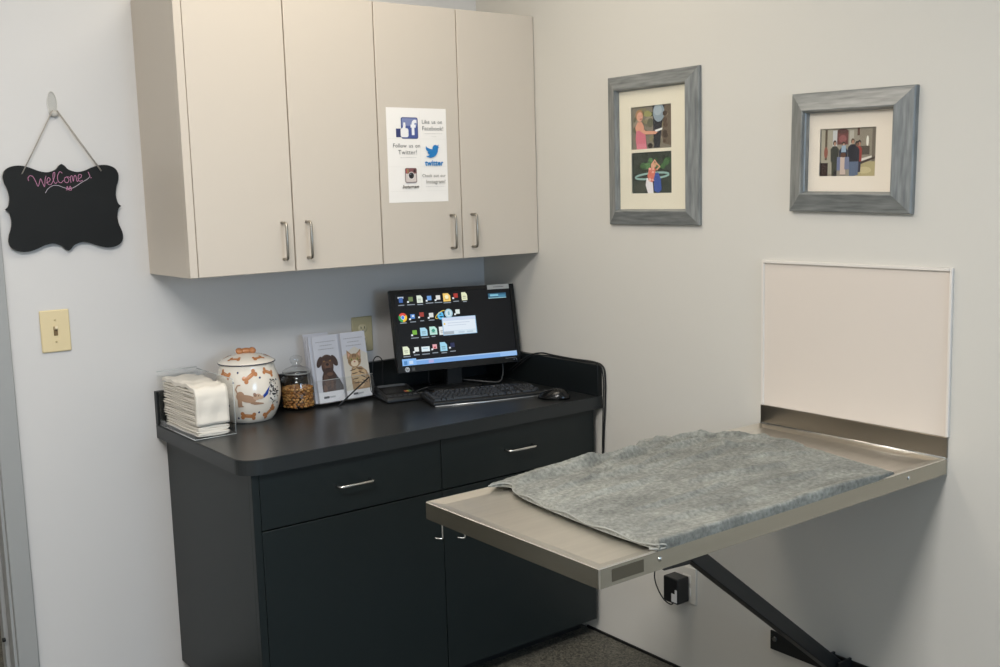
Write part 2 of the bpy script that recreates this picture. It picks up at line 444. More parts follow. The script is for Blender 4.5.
t = thing('worktop', 'black laminate worktop with rounded front corner carrying the monitor and the dog treat jar', 'worktop', (-0.625, -0.3, ZB))
b = B(); poly = []
x0, x1, y0, y1 = -1.251, -0.001, -0.632, -0.001; r = 0.055
poly = [(x1, y1), (x0, y1)] + [(x0 + r - r*math.cos(a), y0 + r - r*math.sin(a)) for a in [PI/2*k/10 for k in range(11)]] + [(x1, y0)]
fs = prism(b, poly, lambda u, v, d: (u+0.625, v+0.3, d), 0.0, CT)
for f in b.faces:
    if abs(f.normal.z) < 0.5: pass
b.normal_update()
es = [e for e in b.edges if all(abs(v.co.z-CT) < 1e-6 for v in e.verts)]
bmesh.ops.bevel(b, geom=es, offset=0.0015, segments=2, affect='EDGES')
b.normal_update()
for f in b.faces:
    f.material_index = 0 if f.normal.z > 0.9 else 1
bmesh.ops.recalc_face_normals(b, faces=b.faces)
link('top', b, [TOPM, EDGE], t)
b = B(); box(b, -1.251+.625, -0.001+.625, -0.022+.3, -0.001+.3, CT, 0.923-ZB, 0.0012, 2); link('back_splash', b, SPL, t)
b = B(); box(b, -0.021+.625, -0.001+.625, -0.632+.3, -0.0225+.3, CT, 0.923-ZB, 0.0012, 2); link('side_splash', b, SPL, t)

# ------------------------------------------------------------------ exam table
TX, TY0, TY1, TZ, TH = -1.118, -1.281, -1.833, 0.8346, 0.038
t = thing('exam_table', 'stainless steel fold-down exam table fixed to the right wall under the white panel', 'table', (-0.55, -1.557, 0.0))
ox, oy = 0.55, 1.557
def W(x, y, z): return (x + ox, y + oy, z)
b = B()
# pan top: rim, sloping step, recessed plate, apron sides and bottom
rim, st, dep = 0.004, 0.026, 0.006
def ring(x0, x1, y0, y1, z): return [b.verts.new(W(x, y, z)) for x, y in ((x0, y0), (x1, y0), (x1, y1), (x0, y1))]
xo0, xo1, yo0, yo1 = TX, -0.002, TY1, TY0
r0 = ring(xo0, xo1, yo0, yo1, TZ-TH); r1 = ring(xo0, xo1, yo0, yo1, TZ)
r2 = ring(xo0+rim, xo1-rim, yo0+rim, yo1-rim, TZ); r3 = ring(xo0+rim+st, xo1-rim-st, yo0+rim+st, yo1-rim-st, TZ-dep)
q0 = ring(xo0+.002, xo1-.002, yo0+.002, yo1-.002, TZ-TH); q1 = ring(xo0+.002, xo1-.002, yo0+.002, yo1-.002, TZ-0.008)
for A, C in ((r0, r1), (r1, r2), (r2, r3), (q0, r0), (q1, q0)):
    for k in range(4): b.faces.new((A[k], A[(k+1) % 4], C[(k+1) % 4], C[k]))
b.faces.new(r3); b.faces.new(q1[::-1])
b.normal_update(); bmesh.ops.recalc_face_normals(b, faces=b.faces)
for f in b.faces: f.material_index = 1 if abs(f.normal.z) < 0.2 else 0
es = [e for e in b.edges if (e.verts[0] in r1 and e.verts[1] in r1) or ((e.verts[0] in r1 and e.verts[1] in r0) or (e.verts[1] in r1 and e.verts[0] in r0))]
bmesh.ops.bevel(b, geom=es, offset=0.0022, segments=3, affect='EDGES', material=0)
link('tabletop', b, [STEEL, STEEL_SHADED], t)
b = B(); box(b, -0.006+ox, -0.002+ox, TY1+oy, TY0+oy, TZ+0.0005, 0.885, 0.0008, 1)
link('wall_flange', b, STEELD, t)
b = B(); tube(b, [W(-0.008, TY1+0.002, TZ+0.001), W(-0.008, TY0-0.002, TZ+0.001)], 0.0018, 6); link('weld_bead', b, NICKELD, t)
b = B(); box(b, TX+0.030+ox, TX+0.108+ox, TY1-0.0006+oy, TY1+oy, TZ-0.031, TZ-0.008)
link('maker_plate', b, mat('brown_plate', rgb(112, 106, 92), 0.4, 0.8), t)
for (x, y) in ((-0.968, TY1), (-0.164, TY1)):
    b = B(); lathe(b, [(0.0055, 0), (0.0052, 0.001), (0.0035, 0.0025), (0.0005, 0.003)], 16)
    for v in b.verts: v.co = Vector(W(x + v.co.x, y - v.co.z, TZ-0.017 + v.co.y))
    link('bolt', b, NICKELD, t)
# hooks below the end
for y in (-1.335, -1.418):
    b = B(); x = TX + 0.006
    L = 0.032 if y > -1.4 else 0.010
    tube(b, smooth_path([W(x, y, TZ-TH+0.006), W(x, y, TZ-TH-L+0.004), W(x-0.0015, y+0.001, TZ-TH-L-0.001), W(x-0.008, y+0.006, TZ-TH-L), W(x-0.012, y+0.009, TZ-TH-L+0.001)], 4), 0.0016, 8)
    link('hook', b, NICKELD, t)
# folding strut: square tube from under the top down to a wall rail
def beam(bm, p0, p1, w_, h_):
    p0, p1 = Vector(p0), Vector(p1); d = (p1-p0).normalized(); s = Vector((0, 1, 0)); u = d.cross(s).normalized()
    L = (p1-p0).length
    m4 = Matrix(((d.x, s.x, u.x, p0.x), (d.y, s.y, u.y, p0.y), (d.z, s.z, u.z, p0.z), (0, 0, 0, 1)))
    box(bm, 0, L, -w_/2, w_/2, -h_/2, h_/2, 0.002, 1, mtx=m4)
SY = -1.557
b = B(); beam(b, W(-0.70, SY, 0.757), W(-0.035, SY, 0.225), 0.036, 0.037); link('strut', b, BLACKM, t)
b = B(); box(b, -0.74+ox, -0.48+ox, SY-0.045+oy, SY+0.045+oy, TZ-0.016, TZ-0.0085)
box(b, -0.79+ox, -0.60+ox, SY-0.026+oy, SY-0.021+oy, TZ-0.095, TZ-0.016); box(b, -0.79+ox, -0.60+ox, SY+0.021+oy, SY+0.026+oy, TZ-0.095, TZ-0.016)
prism(b, [(-0.79, .745), (-0.70, .660), (-0.62, .655), (-0.56, .745)], lambda u, v, d: W(u, SY-0.022-d, v), 0.0, 0.004)
link('strut_bracket', b, BLACKM, t)
b = B(); box(b, -0.007+ox, -0.001+ox, -1.80+oy, -1.32+oy, 0.188, 0.243, 0.001, 1)
box(b, -0.06+ox, -0.007+ox, SY-0.028+oy, SY-0.022+oy, 0.190, 0.252); box(b, -0.06+ox, -0.007+ox, SY+0.022+oy, SY+0.028+oy, 0.190, 0.252)
link('wall_rail', b, BLACKM, t)
for y in (-1.337, -1.70):
    b = B(); cyl(b, W(-0.007, y, 0.222), W(-0.012, y, 0.222), 0.007, 6); link('bolt', b, mat('dull_bolt', rgb(120, 120, 118), 0.4, 0.9), t)

# white splash panel on the wall behind the table
t = thing('splash_panel', 'white wall protection panel with thin raised edge above the steel table', 'panel', (0, -1.56, 0.886))
b = B(); box(b, -0.004, -0.0005, -1.829+1.56, -1.292+1.56, 0, 0.394); link('sheet', b, WHITEP, t)
b = B()
box(b, -0.009, -0.0005, -1.836+1.56, -1.829+1.56, 0, 0.400, 0.001, 1); box(b, -0.009, -0.0005, -1.292+1.56, -1.285+1.56, 0, 0.400, 0.001, 1)
box(b, -0.010, -0.0005, -1.829+1.56, -1.292+1.56, 0.392, 0.400, 0.001, 1)
link('edge_trim', b, WHITET, t)

# ------------------------------------------------------------------ towel
TOW = mat('grey_terry_cloth', rgb(138, 139, 131), 0.95, spec=0.1, bump=(420, 1.0, 0.004), vary=(110, 0.34, 8), sheen=0.15)
def nap_shade(m):  # broad patches in the cloth colour stand for nap and wrinkle shading
    nt = m.node_tree; bs = nt.nodes['Principled BSDF']; src = bs.inputs['Base Color'].links[0].from_socket
    tc = nt.nodes.new('ShaderNodeTexCoord'); mp = nt.nodes.new('ShaderNodeMapping'); mp.inputs['Scale'].default_value = (6, 11, 6)
    n = nt.nodes.new('ShaderNodeTexNoise'); n.inputs['Scale'].default_value = 1.0; n.inputs['Detail'].default_value = 7; n.inputs['Roughness'].default_value = 0.62; n.inputs['Distortion'].default_value = 0.8
    r = nt.nodes.new('ShaderNodeValToRGB'); r.color_ramp.elements[0].position = 0.36; r.color_ramp.elements[1].position = 0.64
    r.color_ramp.elements[0].color = (0.68, 0.68, 0.68, 1); r.color_ramp.elements[1].color = (1.2, 1.2, 1.2, 1)
    mx = nt.nodes.new('ShaderNodeMix'); mx.data_type = 'RGBA'; mx.blend_type = 'MULTIPLY'; mx.inputs[0].default_value = 1.0
    nt.links.new(tc.outputs['Object'], mp.inputs[0]); nt.links.new(mp.outputs[0], n.inputs['Vector']); nt.links.new(n.outputs['Fac'], r.inputs['Fac'])
    nt.links.new(src, mx.inputs[6]); nt.links.new(r.outputs['Color'], mx.inputs[7]); nt.links.new(mx.outputs[2], bs.inputs['Base Color'])
nap_shade(TOW)
def catmull(pts, n):
    P = smooth_path([(p[0], p[1], 0) for p in pts], 8)
    L = [0]
    for i in range(1, len(P)): L.append(L[-1] + (P[i]-P[i-1]).length)
    out = []
    for k in range(n+1):
        s = L[-1]*k/n; i = 1
        while i < len(P)-1 and L[i] < s: i += 1
        f = (s-L[i-1])/max(1e-9, L[i]-L[i-1]); out.append(P[i-1].lerp(P[i], f))
    return out
far = [(-0.962, -1.300), (-0.918, -1.287), (-0.853, -1.276), (-0.78, -1.262), (-0.735, -1.285), (-0.674, -1.282), (-0.6, -1.272), (-0.548, -1.279), (-0.505, -1.284), (-0.455, -1.255), (-0.40, -1.238), (-0.355, -1.262), (-0.294, -1.288), (-0.244, -1.340), (-0.189, -1.396), (-0.158, -1.445)]
near = [(-0.975, -1.838), (-0.93, -1.840), (-0.85, -1.840), (-0.76, -1.840), (-0.65, -1.841), (-0.54, -1.841), (-0.43, -1.840), (-0.35, -1.838), (-0.285, -1.836), (-0.215, -1.828)]
left = [(-0.962, -1.300), (-0.928, -1.312), (-0.920, -1.335), (-0.939, -1.363), (-0.956, -1.44), (-0.967, -1.553), (-0.976, -1.681), (-0.976, -1.775), (-0.975, -1.838)]
right = [(-0.158, -1.445), (-0.150, -1.50), (-0.168, -1.60), (-0.188, -1.695), (-0.200, -1.77), (-0.215, -1.828)]
# soft folds lying across the cloth: (x0, y0, x1, y1, height, half-width)
FOLDS = [(-0.90, -1.335, -0.66, -1.305, .010, .014), (-0.78, -1.29, -0.52, -1.325, .010, .012), (-0.66, -1.345, -0.40, -1.30, .008, .010), (-0.50, -1.268, -0.43, -1.262, .006, .018),
         (-0.47, -1.287, -0.36, -1.268, .008, .013), (-0.42, -1.280, -0.26, -1.318, .010, .013), (-0.28, -1.318, -0.17, -1.42, .010, .013), (-0.17, -1.42, -0.165, -1.54, .009, .011), (-0.48, -1.33, -0.30, -1.345, .009, .010),
         (-0.80, -1.40, -0.50, -1.44, .006, .012), (-0.55, -1.47, -0.30, -1.42, .007, .012), (-0.88, -1.52, -0.66, -1.50, .005, .010), (-0.62, -1.42, -0.44, -1.36, .006, .009),
         (-0.62, -1.58, -0.35, -1.62, .005, .013), (-0.86, -1.66, -0.58, -1.64, .005, .010), (-0.40, -1.50, -0.24, -1.60, .006, .012), (-0.70, -1.37, -0.62, -1.47, .006, .010), (-0.36, -1.38, -0.24, -1.50, .008, .011),
         (-0.90, -1.44, -0.74, -1.40, .005, .009), (-0.90, -1.74, -0.60, -1.75, .004, .012), (-0.52, -1.70, -0.34, -1.72, .004, .012)]
def fold_h(x, y):
    h = 0
    for (x0, y0, x1, y1, H, wd) in FOLDS:
        dx, dy = x1-x0, y1-y0; L = dx*dx+dy*dy; tc = max(0, min(1, ((x-x0)*dx+(y-y0)*dy)/L))
        px_, py_ = x0+dx*tc, y0+dy*tc + 0.007*math.sin(tc*5+x0*20)
        d1 = math.hypot(x-px_, y-py_)/wd; d2 = math.hypot(x-px_, y-py_+1.9*wd)/(wd*1.1)
        k = 0.35 + 0.65*math.sin(PI*(0.12+0.76*tc))
        h += 1.45*H*k*math.exp(-d1**1.6) - 0.55*H*k*math.exp(-d2*d2)
    return max(-0.006, h)
NU, NV = 300, 220
cf, cn, cl, cr_ = catmull(far, NU), catmull(near, NU), catmull(left, NV), catmull(right, NV)
b = B(); top = []; bot = []
for j in range(NV+1):
    rt, rb = [], []
    v = j/NV
    for i in range(NU+1):
        u = i/NU
        P = cf[i]*(1-v) + cn[i]*v + cl[j]*(1-u) + cr_[j]*u - (cf[0]*(1-u)*(1-v) + cf[NU]*u*(1-v) + cn[0]*(1-u)*v + cn[NU]*u*v)
        x, y = P.x, P.y
        h = 0.0100
        n1 = noise.noise(Vector((x*7, y*13, 0.3))); n2 = noise.noise(Vector((x*18+n1*2, y*26, 4.1)))
        h += 0.002*n1 + 0.0022*n2 + 0.0016*noise.noise(Vector((x*60, y*70, 2.0))) + 0.0009*noise.noise(Vector((x*150, y*150, 1.0))) + 0.0008*noise.noise(Vector((x*330, y*330, 5.0)))
        h += fold_h(x, y)
        wn_ = math.exp(-((1-v)/0.045)**2); h += wn_*0.0125*min(1, (1-u)*4)
        ed = min(u*1.5/0.012, (1-u)*1.5/0.03, v/0.02, (1-v)/0.030, 1.0)
        ed = math.sqrt(max(0.0, 1-(1-ed)**2))
        if u > 0.9: ed *= 1 - 0.35*((u-0.9)/0.1)
        floor_z = TZ - dep + 0.0008
        if min(x-TX, -x, y-TY1, TY0-y) < 0.045: floor_z = TZ + 0.0008
        if y < TY1: pass
        ztop = TZ + h*ed + 0.001
        # crisp little dog-ear where the far-left corner lifts
        fl = math.exp(-((x+0.962)/0.03)**2 - ((y+1.30)/0.02)**2); ztop += 0.004*fl
        bulge = 0.006*math.sin(PI*min(1, (1-v)/0.04)) if v > 0.96 else 0
        rt.append(b.verts.new((x, y - bulge, ztop))); rb.append(b.verts.new((x, y, min(ztop-0.0005, TZ + 0.0009 + 0.004*fl))))
    top.append(rt); bot.append(rb)
for j in range(NV):
    for i in range(NU):
        f = b.faces.new((top[j][i], top[j+1][i], top[j+1][i+1], top[j][i+1])); f.smooth = True
        f = b.faces.new((bot[j][i], bot[j][i+1], bot[j+1][i+1], bot[j+1][i])); f.smooth = True
for i in range(NU):
    b.faces.new((top[0][i], top[0][i+1], bot[0][i+1], bot[0][i])); b.faces.new((top[NV][i], bot[NV][i], bot[NV][i+1], top[NV][i+1]))
for j in range(NV):
    b.faces.new((top[j][0], bot[j][0], bot[j+1][0], top[j+1][0])); b.faces.new((top[j][NU], top[j+1][NU], bot[j+1][NU], bot[j][NU]))
tw = thing('towel', 'grey terry towel spread rumpled over the steel exam table', 'towel', (-0.6, -1.55, TZ))
for v in b.verts: v.co -= Vector((-0.6, -1.55, TZ))
link('cloth', b, TOW, tw)
b = B()
hp = [(p.x+0.6, p.y+1.55, 0.0075+0.003*math.sin(k*0.12)) for k, p in enumerate(cl) if k % 4 == 0 and k < NV-1]
hp += [(-0.968+.6, -1.843+1.55, 0.013), (-0.962+.6, -1.8445+1.55, 0.008), (-0.970+.6, -1.838+1.55, 0.0035), (-0.985+.6, -1.822+1.55, 0.003)]
tube(b, smooth_path(hp, 3), 0.0019, 8); link('hem', b, mat('towel_hem', rgb(140, 141, 135), 0.9), tw)

# ------------------------------------------------------------------ picture frames on the right wall
def wfr(y_left, z_bot, xo):
    """frame on the right wall seen from the room: u runs towards the viewer's right (-y), v up, d out of the wall"""
    return lambda u, v, d: (-xo - d, -u, v)
def picture_frame(yc, zc, wd, ht, fw, mw, roll, label, photos, th=0.026):
    t = thing('picture_frame', label, 'picture frame', (0, yc, zc)); t.rotation_euler = (roll, 0, 0)
    fr = lambda u, v, d: (-d, -u, v)
    # profile across the moulding: (distance in from outer edge, height out from wall)
    prof = [(0, 0.001), (0, th*0.40), (0.003, th*0.50), (0.007, th*0.53), (fw*0.5, th*0.74), (fw-0.011, th*0.95), (fw-0.008, th), (fw-0.005, th*0.97), (fw-0.003, th*0.70), (fw-0.001, th*0.60), (fw, 0.0105), (fw, 0.001)]
    W2, H2 = wd/2, ht/2
    cs = [(-1, -1), (1, -1), (1, 1), (-1, 1)]
    for k in range(4):
        b = B(); A, C = cs[k], cs[(k+1) % 4]
        ra = [b.verts.new(fr(A[0]*(W2-p), A[1]*(H2-p), h)) for p, h in prof]; rc = [b.verts.new(fr(C[0]*(W2-p), C[1]*(H2-p), h)) for p, h in prof]
        n = len(prof)
        for i in range(n): b.faces.new((ra[i], ra[(i+1) % n], rc[(i+1) % n], rc[i]))
        b.faces.new(ra[::-1]); b.faces.new(rc); bmesh.ops.recalc_face_normals(b, faces=b.faces)
        link('rail' if k % 2 == 0 else 'stile', b, FWH if k % 2 == 0 else FWV, t)
    # mat board with windows: built from strips around the photo openings
    iw, ih = W2-fw+0.001, H2-fw+0.001
    b = B(); d0, d1 = 0.0055, 0.0075
    us = [-iw, photos[0][0], photos[0][2], iw]
    vsx = [-ih]
    for p in sorted(photos, key=lambda p: p[1]): vsx += [p[1], p[3]]
    vsx.append(ih)
    def bb(u0, u1, v0, v1): prism(b, [(u0, v0), (u1, v0), (u1, v1), (u0, v1)], fr, d0, d1)
    bb(us[0], us[1], -ih, ih); bb(us[2], us[3], -ih, ih)
    for k in range(0, len(vsx), 2): bb(us[1], us[2], vsx[k], vsx[k+1])
    link('mat_board', b, mw, t)
    for p in photos:
        uc, vc = (p[0]+p[2])/2, (p[1]+p[3])/2
        a = Art(lambda u, v, d, uc=uc, vc=vc: fr(uc+u, vc+v, 0.0028+d), rough=0.6)
        p[4](a, (p[2]-p[0]), (p[3]-p[1])); a.build('photo', t)
    b = B(); prism(b, [(-iw, -ih), (iw, -ih), (iw, ih), (-iw, ih)], fr, 0.0082, 0.0092); link('glass', b, PANE, t)
    return t
MATB = mat('cream_mat_board', rgb(228, 222, 202), 0.8)
MATB2 = mat('pale_mat_board', rgb(232, 222, 206), 0.8)
def blotches(a, w_, h_, n, cols, smin, smax, seed, region=None):
    rnd = random.Random(seed)
    for _ in range(n):
        s1, s2 = rnd.uniform(smin, smax)*w_, rnd.uniform(smin, smax)*h_
        x = rnd.uniform(-w_/2+s1, w_/2-s1); y = rnd.uniform(-h_/2+s2, h_/2-s2)
        if region: x = min(max(x, region[0]*w_+s1), region[2]*w_-s1); y = min(max(y, region[1]*h_+s2), region[3]*h_-s2)
        a.ell(x, y, s1, s2, rnd.choice(cols), rnd.uniform(-0.3, 0.3), 10)
def photo_girl(a, w_, h_):
    a.step = 0.00003
    a.rect(-w_/2, -h_/2, w_/2, h_/2, (128, 122, 108))
    blotches(a, w_, h_, 34, [(112, 108, 92), (146, 138, 120), (96, 96, 76), (134, 128, 98)], 0.04, 0.12, 3)
    blotches(a, w_, h_, 8, [(92, 100, 62), (150, 150, 96), (74, 80, 50)], 0.04, 0.08, 4, (-0.5, 0.25, 0.05, 0.5))
    X = lambda f: (f-0.5)*w_
    Y = lambda f: (0.5-f)*h_
    a.poly([(X(.53), Y(0)), (X(.83), Y(0)), (X(.76), Y(.45)), (X(.70), Y(.98)), (X(.56), Y(.98)), (X(.54), Y(.4))], (44, 46, 52))
    a.ell(X(.68), Y(.17), .14*w_, .22*h_, (140, 156, 166))
    a.ell(X(.66), Y(.12), .10*w_, .12*h_, (162, 176, 184))
    a.poly([(X(.83), Y(0)), (X(1), Y(0)), (X(1), Y(.95)), (X(.82), Y(.9)), (X(.74), Y(.70)), (X(.80), Y(.45))], (104, 92, 78))
    blotches(a, w_, h_, 10, [(70, 58, 48), (138, 126, 108), (88, 72, 58)], 0.03, 0.07, 6, (0.28, -0.45, 0.5, 0.35))
    a.ell(X(.20), Y(.20), .10*w_, .13*h_, (164, 128, 92)); a.ell(X(.21), Y(.24), .075*w_, .115*h_, (214, 160, 138))
    a.ell(X(.235), Y(.29), .03*w_, .012*h_, (150, 80, 76)); a.ell(X(.19), Y(.22), .008*w_, .008*h_, (70, 50, 44)); a.ell(X(.245), Y(.215), .008*w_, .008*h_, (70, 50, 44))
    a.poly([(X(.15), Y(.36)), (X(.26), Y(.36)), (X(.32), Y(.48)), (X(.30), Y(.62)), (X(.12), Y(.62)), (X(.09), Y(.48))], (214, 156, 130))
    a.poly([(X(.12), Y(.56)), (X(.34), Y(.56)), (X(.38), Y(.98)), (X(.13), Y(1)), (X(.10), Y(.75))], (206, 116, 130))
    a.poly([(X(.14), Y(.88)), (X(.37), Y(.88)), (X(.39), Y(1)), (X(.12), Y(1))], (214, 132, 146))
    a.poly([(X(.27), Y(.50)), (X(.36), Y(.58)), (X(.60), Y(.60)), (X(.66), Y(.63)), (X(.60), Y(.67)), (X(.34), Y(.66)), (X(.22), Y(.58))], (216, 158, 132))
    a.poly([(X(.58), Y(.575)), (X(.77), Y(.53)), (X(.77), Y(.575)), (X(.62), Y(.62))], (230, 232, 230))
    a.ell(X(.47), Y(.93), .06*w_, .06*h_, (46, 38, 34))
def photo_hoop(a, w_, h_):
    a.step = 0.00003
    a.rect(-w_/2, -h_/2, w_/2, h_/2, (58, 66, 58))
    blotches(a, w_, h_, 30, [(48, 56, 46), (70, 74, 64), (40, 46, 42)], 0.05, 0.12, 11)
    blotches(a, w_, h_, 18, [(70, 108, 66), (92, 132, 84), (54, 84, 52)], 0.04, 0.09, 12, (-0.3, 0.08, 0.48, 0.36))
    X = lambda f: (f-0.5)*w_
    Y = lambda f: (0.5-f)*h_
    a.stroke([(X(.5+.42*math.cos(t)), Y(.58+.07*math.sin(t)) + .03*h_*math.cos(t)) for t in [2*PI*k/28 for k in range(29)]], .035*w_, (150, 184, 178))
    a.poly([(X(.54), Y(.52)), (X(.66), Y(.50)), (X(.72), Y(.66)), (X(.74), Y(.92)), (X(.66), Y(1)), (X(.56), Y(.95))], (62, 88, 160))
    a.poly([(X(.37), Y(.62)), (X(.52), Y(.72)), (X(.54), Y(1)), (X(.40), Y(1)), (X(.34), Y(.8))], (232, 228, 230))
    a.poly([(X(.42), Y(.44)), (X(.52), Y(.34)), (X(.60), Y(.42)), (X(.57), Y(.58)), (X(.52), Y(.74)), (X(.42), Y(.70)), (X(.39), Y(.58))], (216, 122, 104))
    blotches(a, w_, h_, 8, [(238, 176, 160), (190, 84, 70), (244, 206, 190)], 0.02, 0.035, 15, (-0.08, -0.2, 0.06, 0.12))
    a.ell(X(.55), Y(.32), .07*w_, .065*h_, (206, 160, 120)); a.ell(X(.53), Y(.345), .05*w_, .05*h_, (222, 168, 142))
    a.stroke([(X(.52), Y(.44)), (X(.50), Y(.30)), (X(.58), Y(.20)), (X(.62), Y(.28)), (X(.70), Y(.36)), (X(.62), Y(.44))], .035*w_, (220, 164, 136))
def photo_group(a, w_, h_):
    a.step = 0.00003
    X = lambda f: (f-0.5)*w_
    Y = lambda f: (0.5-f)*h_
    a.rect(-w_/2, -h_/2, w_/2, h_/2, (150, 144, 128))
    a.rect(X(0), Y(.95), X(.22), Y(0), (166, 160, 142)); a.rect(X(.70), Y(.62), X(1), Y(0), (142, 134, 118))
    a.rect(X(.92), Y(.7), X(.97), Y(0), (112, 104, 92)); a.rect(X(.22), Y(.42), X(.30), Y(.04), (196, 198, 196)); a.rect(X(.52), Y(.40), X(.60), Y(.05), (178, 174, 160))
    a.rect(X(.66), Y(1), X(1), Y(.70), (176, 164, 122)); a.ell(X(.80), Y(.88), .12*w_, .07*h_, (196, 184, 140))
    a.ell(X(.84), Y(.28), .022*w_, .11*h_, (226, 224, 210))
    a.rect(X(.66), Y(.16), X(.70), Y(.0), (98, 70, 58)); a.rect(X(.08), Y(.66), X(.12), Y(.02), (86, 74, 58)); a.ell(X(.10), Y(.5), .035*w_, .12*h_, (140, 86, 70))
    a.rect(X(0), Y(1), X(.14), Y(.72), (48, 32, 28))
    a.rect(X(.30), Y(.34), X(.50), Y(.05), (104, 62, 58)); a.ell(X(.40), Y(.06), .10*w_, .05*h_, (84, 56, 52)); a.ell(X(.40), Y(.22), .07*w_, .08*h_, (140, 86, 84))
    a.poly([(X(.68), Y(.66)), (X(.92), Y(.58)), (X(.92), Y(.62)), (X(.68), Y(.72))], (222, 216, 204)); a.rect(X(.72), Y(.56), X(.88), Y(.38), (84, 76, 66))
    a.poly([(X(.68), Y(.72)), (X(.98), Y(.60)), (X(.98), Y(.64)), (X(.68), Y(.78))], (70, 58, 48))
    def fig(x, ytop, sh, hc, body, leg, yb=1.0, wd=.075):
        a.poly([(X(x-wd*.7), Y(.66)), (X(x+wd*.7), Y(.66)), (X(x+wd*.6), Y(yb)), (X(x-wd*.6), Y(yb))], leg)
        a.poly([(X(x-wd), Y(ytop+.16)), (X(x-wd*.4), Y(ytop+.1)), (X(x+wd*.4), Y(ytop+.1)), (X(x+wd), Y(ytop+.16)), (X(x+wd*.9), Y(.70)), (X(x-wd*.9), Y(.70))], body)
        a.ell(X(x), Y(ytop+.035), .032*w_, .058*h_, hc); a.ell(X(x+.004), Y(ytop+.055), .022*w_, .04*h_, sh)
    fig(.26, .27, (176, 136, 114), (70, 50, 40), (58, 60, 52), (64, 66, 52))
    fig(.70, .28, (170, 126, 104), (44, 34, 30), (150, 66, 58), (60, 58, 70), .92, .05)
    fig(.42, .30, (190, 150, 130), (60, 46, 38), (40, 46, 62), (40, 44, 60), .98, .08)
    a.poly([(X(.38), Y(.50)), (X(.47), Y(.50)), (X(.46), Y(.36)), (X(.39), Y(.36))], (150, 172, 190))
    fig(.585, .24, (176, 132, 108), (96, 78, 60), (34, 36, 44), (92, 106, 128), 1.0, .085)
    fig(.66, .30, (120, 88, 72), (40, 30, 26), (44, 44, 52), (92, 104, 126), .98, .05)
    a.rect(X(.31), Y(.88), X(.39), Y(.60), (112, 120, 148)); a.rect(X(.37), Y(.97), X(.47), Y(.60), (198, 178, 164)); a.rect(X(.45), Y(.86), X(.53), Y(.60), (114, 122, 146))
    a.rect(X(.25), Y(1), X(.31), Y(.88), (40, 38, 36)); a.ell(X(.42), Y(.56), .05*w_, .05*h_, (96, 66, 50))
picture_frame(-0.8765, 1.602, 0.3745, 0.449, 0.047, MATB, 0.0, 'tall grey wooden frame with two small photos of children, near the cabinets',
    [(-0.090, 0.002, 0.076, 0.128, photo_girl), (-0.090, -0.130, 0.076, -0.008, photo_hoop)], 0.025)
picture_frame(-1.5585, 1.564, 0.352, 0.300, 0.052, MATB2, 0.022, 'wide grey wooden frame with one group photo, above the white panel',
    [(-0.091, -0.060, 0.070, 0.058, photo_group)], 0.033)

# ------------------------------------------------------------------ chalkboard, hook, switch, outlet
t = thing('chalkboard', 'black scalloped chalkboard reading Welcome, hanging from a string left of the cabinets', 'chalkboard', (-1.467, 0, 1.48))
# half outlines in units of the board (traced curve of the scallops)
def plaque():
    W2, H2 = 0.155, 0.118
    top_ = [(0.0, 1.03), (0.05, .985), (0.11, .90), (0.25, .84), (0.40, .87), (0.55, .95), (0.70, 1.00), (0.84, .985), (0.95, .91), (1.0, .78), (0.99, .62), (0.945, .45), (0.925, .28), (0.94, .13), (0.965, .05), (1.01, 0.0)]
    q1 = [(u*W2, v*H2) for u, v in top_]
    pts = q1 + [(u, -v) for u, v in q1[::-1]][1:] + [(-u, -v) for u, v in q1][1:] + [(-u, v) for u, v in q1[::-1]][1:-1]
    return pts
def dense(poly):
    # smooth inside each run between the sharp points, keep points sharp
    W2, H2 = 0.155, 0.118; out = []; sharp = [i for i, p in enumerate(poly) if (abs(p[0]) < 1e-6) or abs(p[1]) < 1e-6]
    n = len(poly)
    for a, c in zip(sharp, sharp[1:] + [sharp[0]+n]):
        run = [(poly[i % n][0], poly[i % n][1], 0) for i in range(a, c+1)]
        out += [(p.x, p.y) for p in smooth_path(run, 4)[:-1]]
    return out
fr = lambda u, v, d: (u, -0.006-d, v)
b = B(); pp = dense(plaque()); prism(b, pp, fr, 0.0, 0.009); bmesh.ops.recalc_face_normals(b, faces=b.faces)
bd = link('board', b, mat('chalkboard_black', rgb(19, 21, 21), 0.65, spec=0.3, vary=(14, 0.12)), t)
# chalk writing, in board coordinates (metres)
def cpx(x, y):       # board sketch grid: 0..619 wide, 0..667 high
    k = 0.310/545.0
    xx, yy = x-292, 382-y
    ca, sa = math.cos(0.028), math.sin(0.028)
    return ((xx*ca - yy*sa)*k, (xx*sa + yy*ca)*k)
a = Art(fr, step=0.00002, start=0.0093, rough=0.9)
PINK, WHITEC = (186, 128, 158), (176, 168, 176)
def chalk(pts, c, wd=0.0016): a.stroke([(p.x, p.y) for p in smooth_path([(*cpx(*q), 0) for q in pts], 5)], wd, c)
chalk([(136, 244), (134, 230), (145, 219), (158, 226), (168, 250), (176, 272), (186, 248), (192, 236), (200, 262), (206, 274), (212, 240), (218, 224)], PINK)
chalk([(214, 258), (228, 252), (236, 240), (228, 232), (220, 246), (224, 264), (236, 266), (246, 254)], PINK)
chalk([(246, 254), (258, 226), (260, 208), (252, 214), (250, 244), (258, 262), (268, 254)], PINK)
chalk([(296, 214), (284, 206), (272, 226), (272, 250), (284, 260), (298, 248)], PINK)
chalk([(316, 232), (304, 238), (304, 256), (316, 260), (324, 246), (316, 232), (330, 236)], PINK)
chalk([(332, 262), (332, 236), (340, 228), (344, 256), (350, 232), (358, 228), (362, 256), (370, 250)], PINK)
chalk([(368, 246), (382, 238), (386, 226), (374, 224), (368, 242), (374, 256), (390, 252)], PINK)
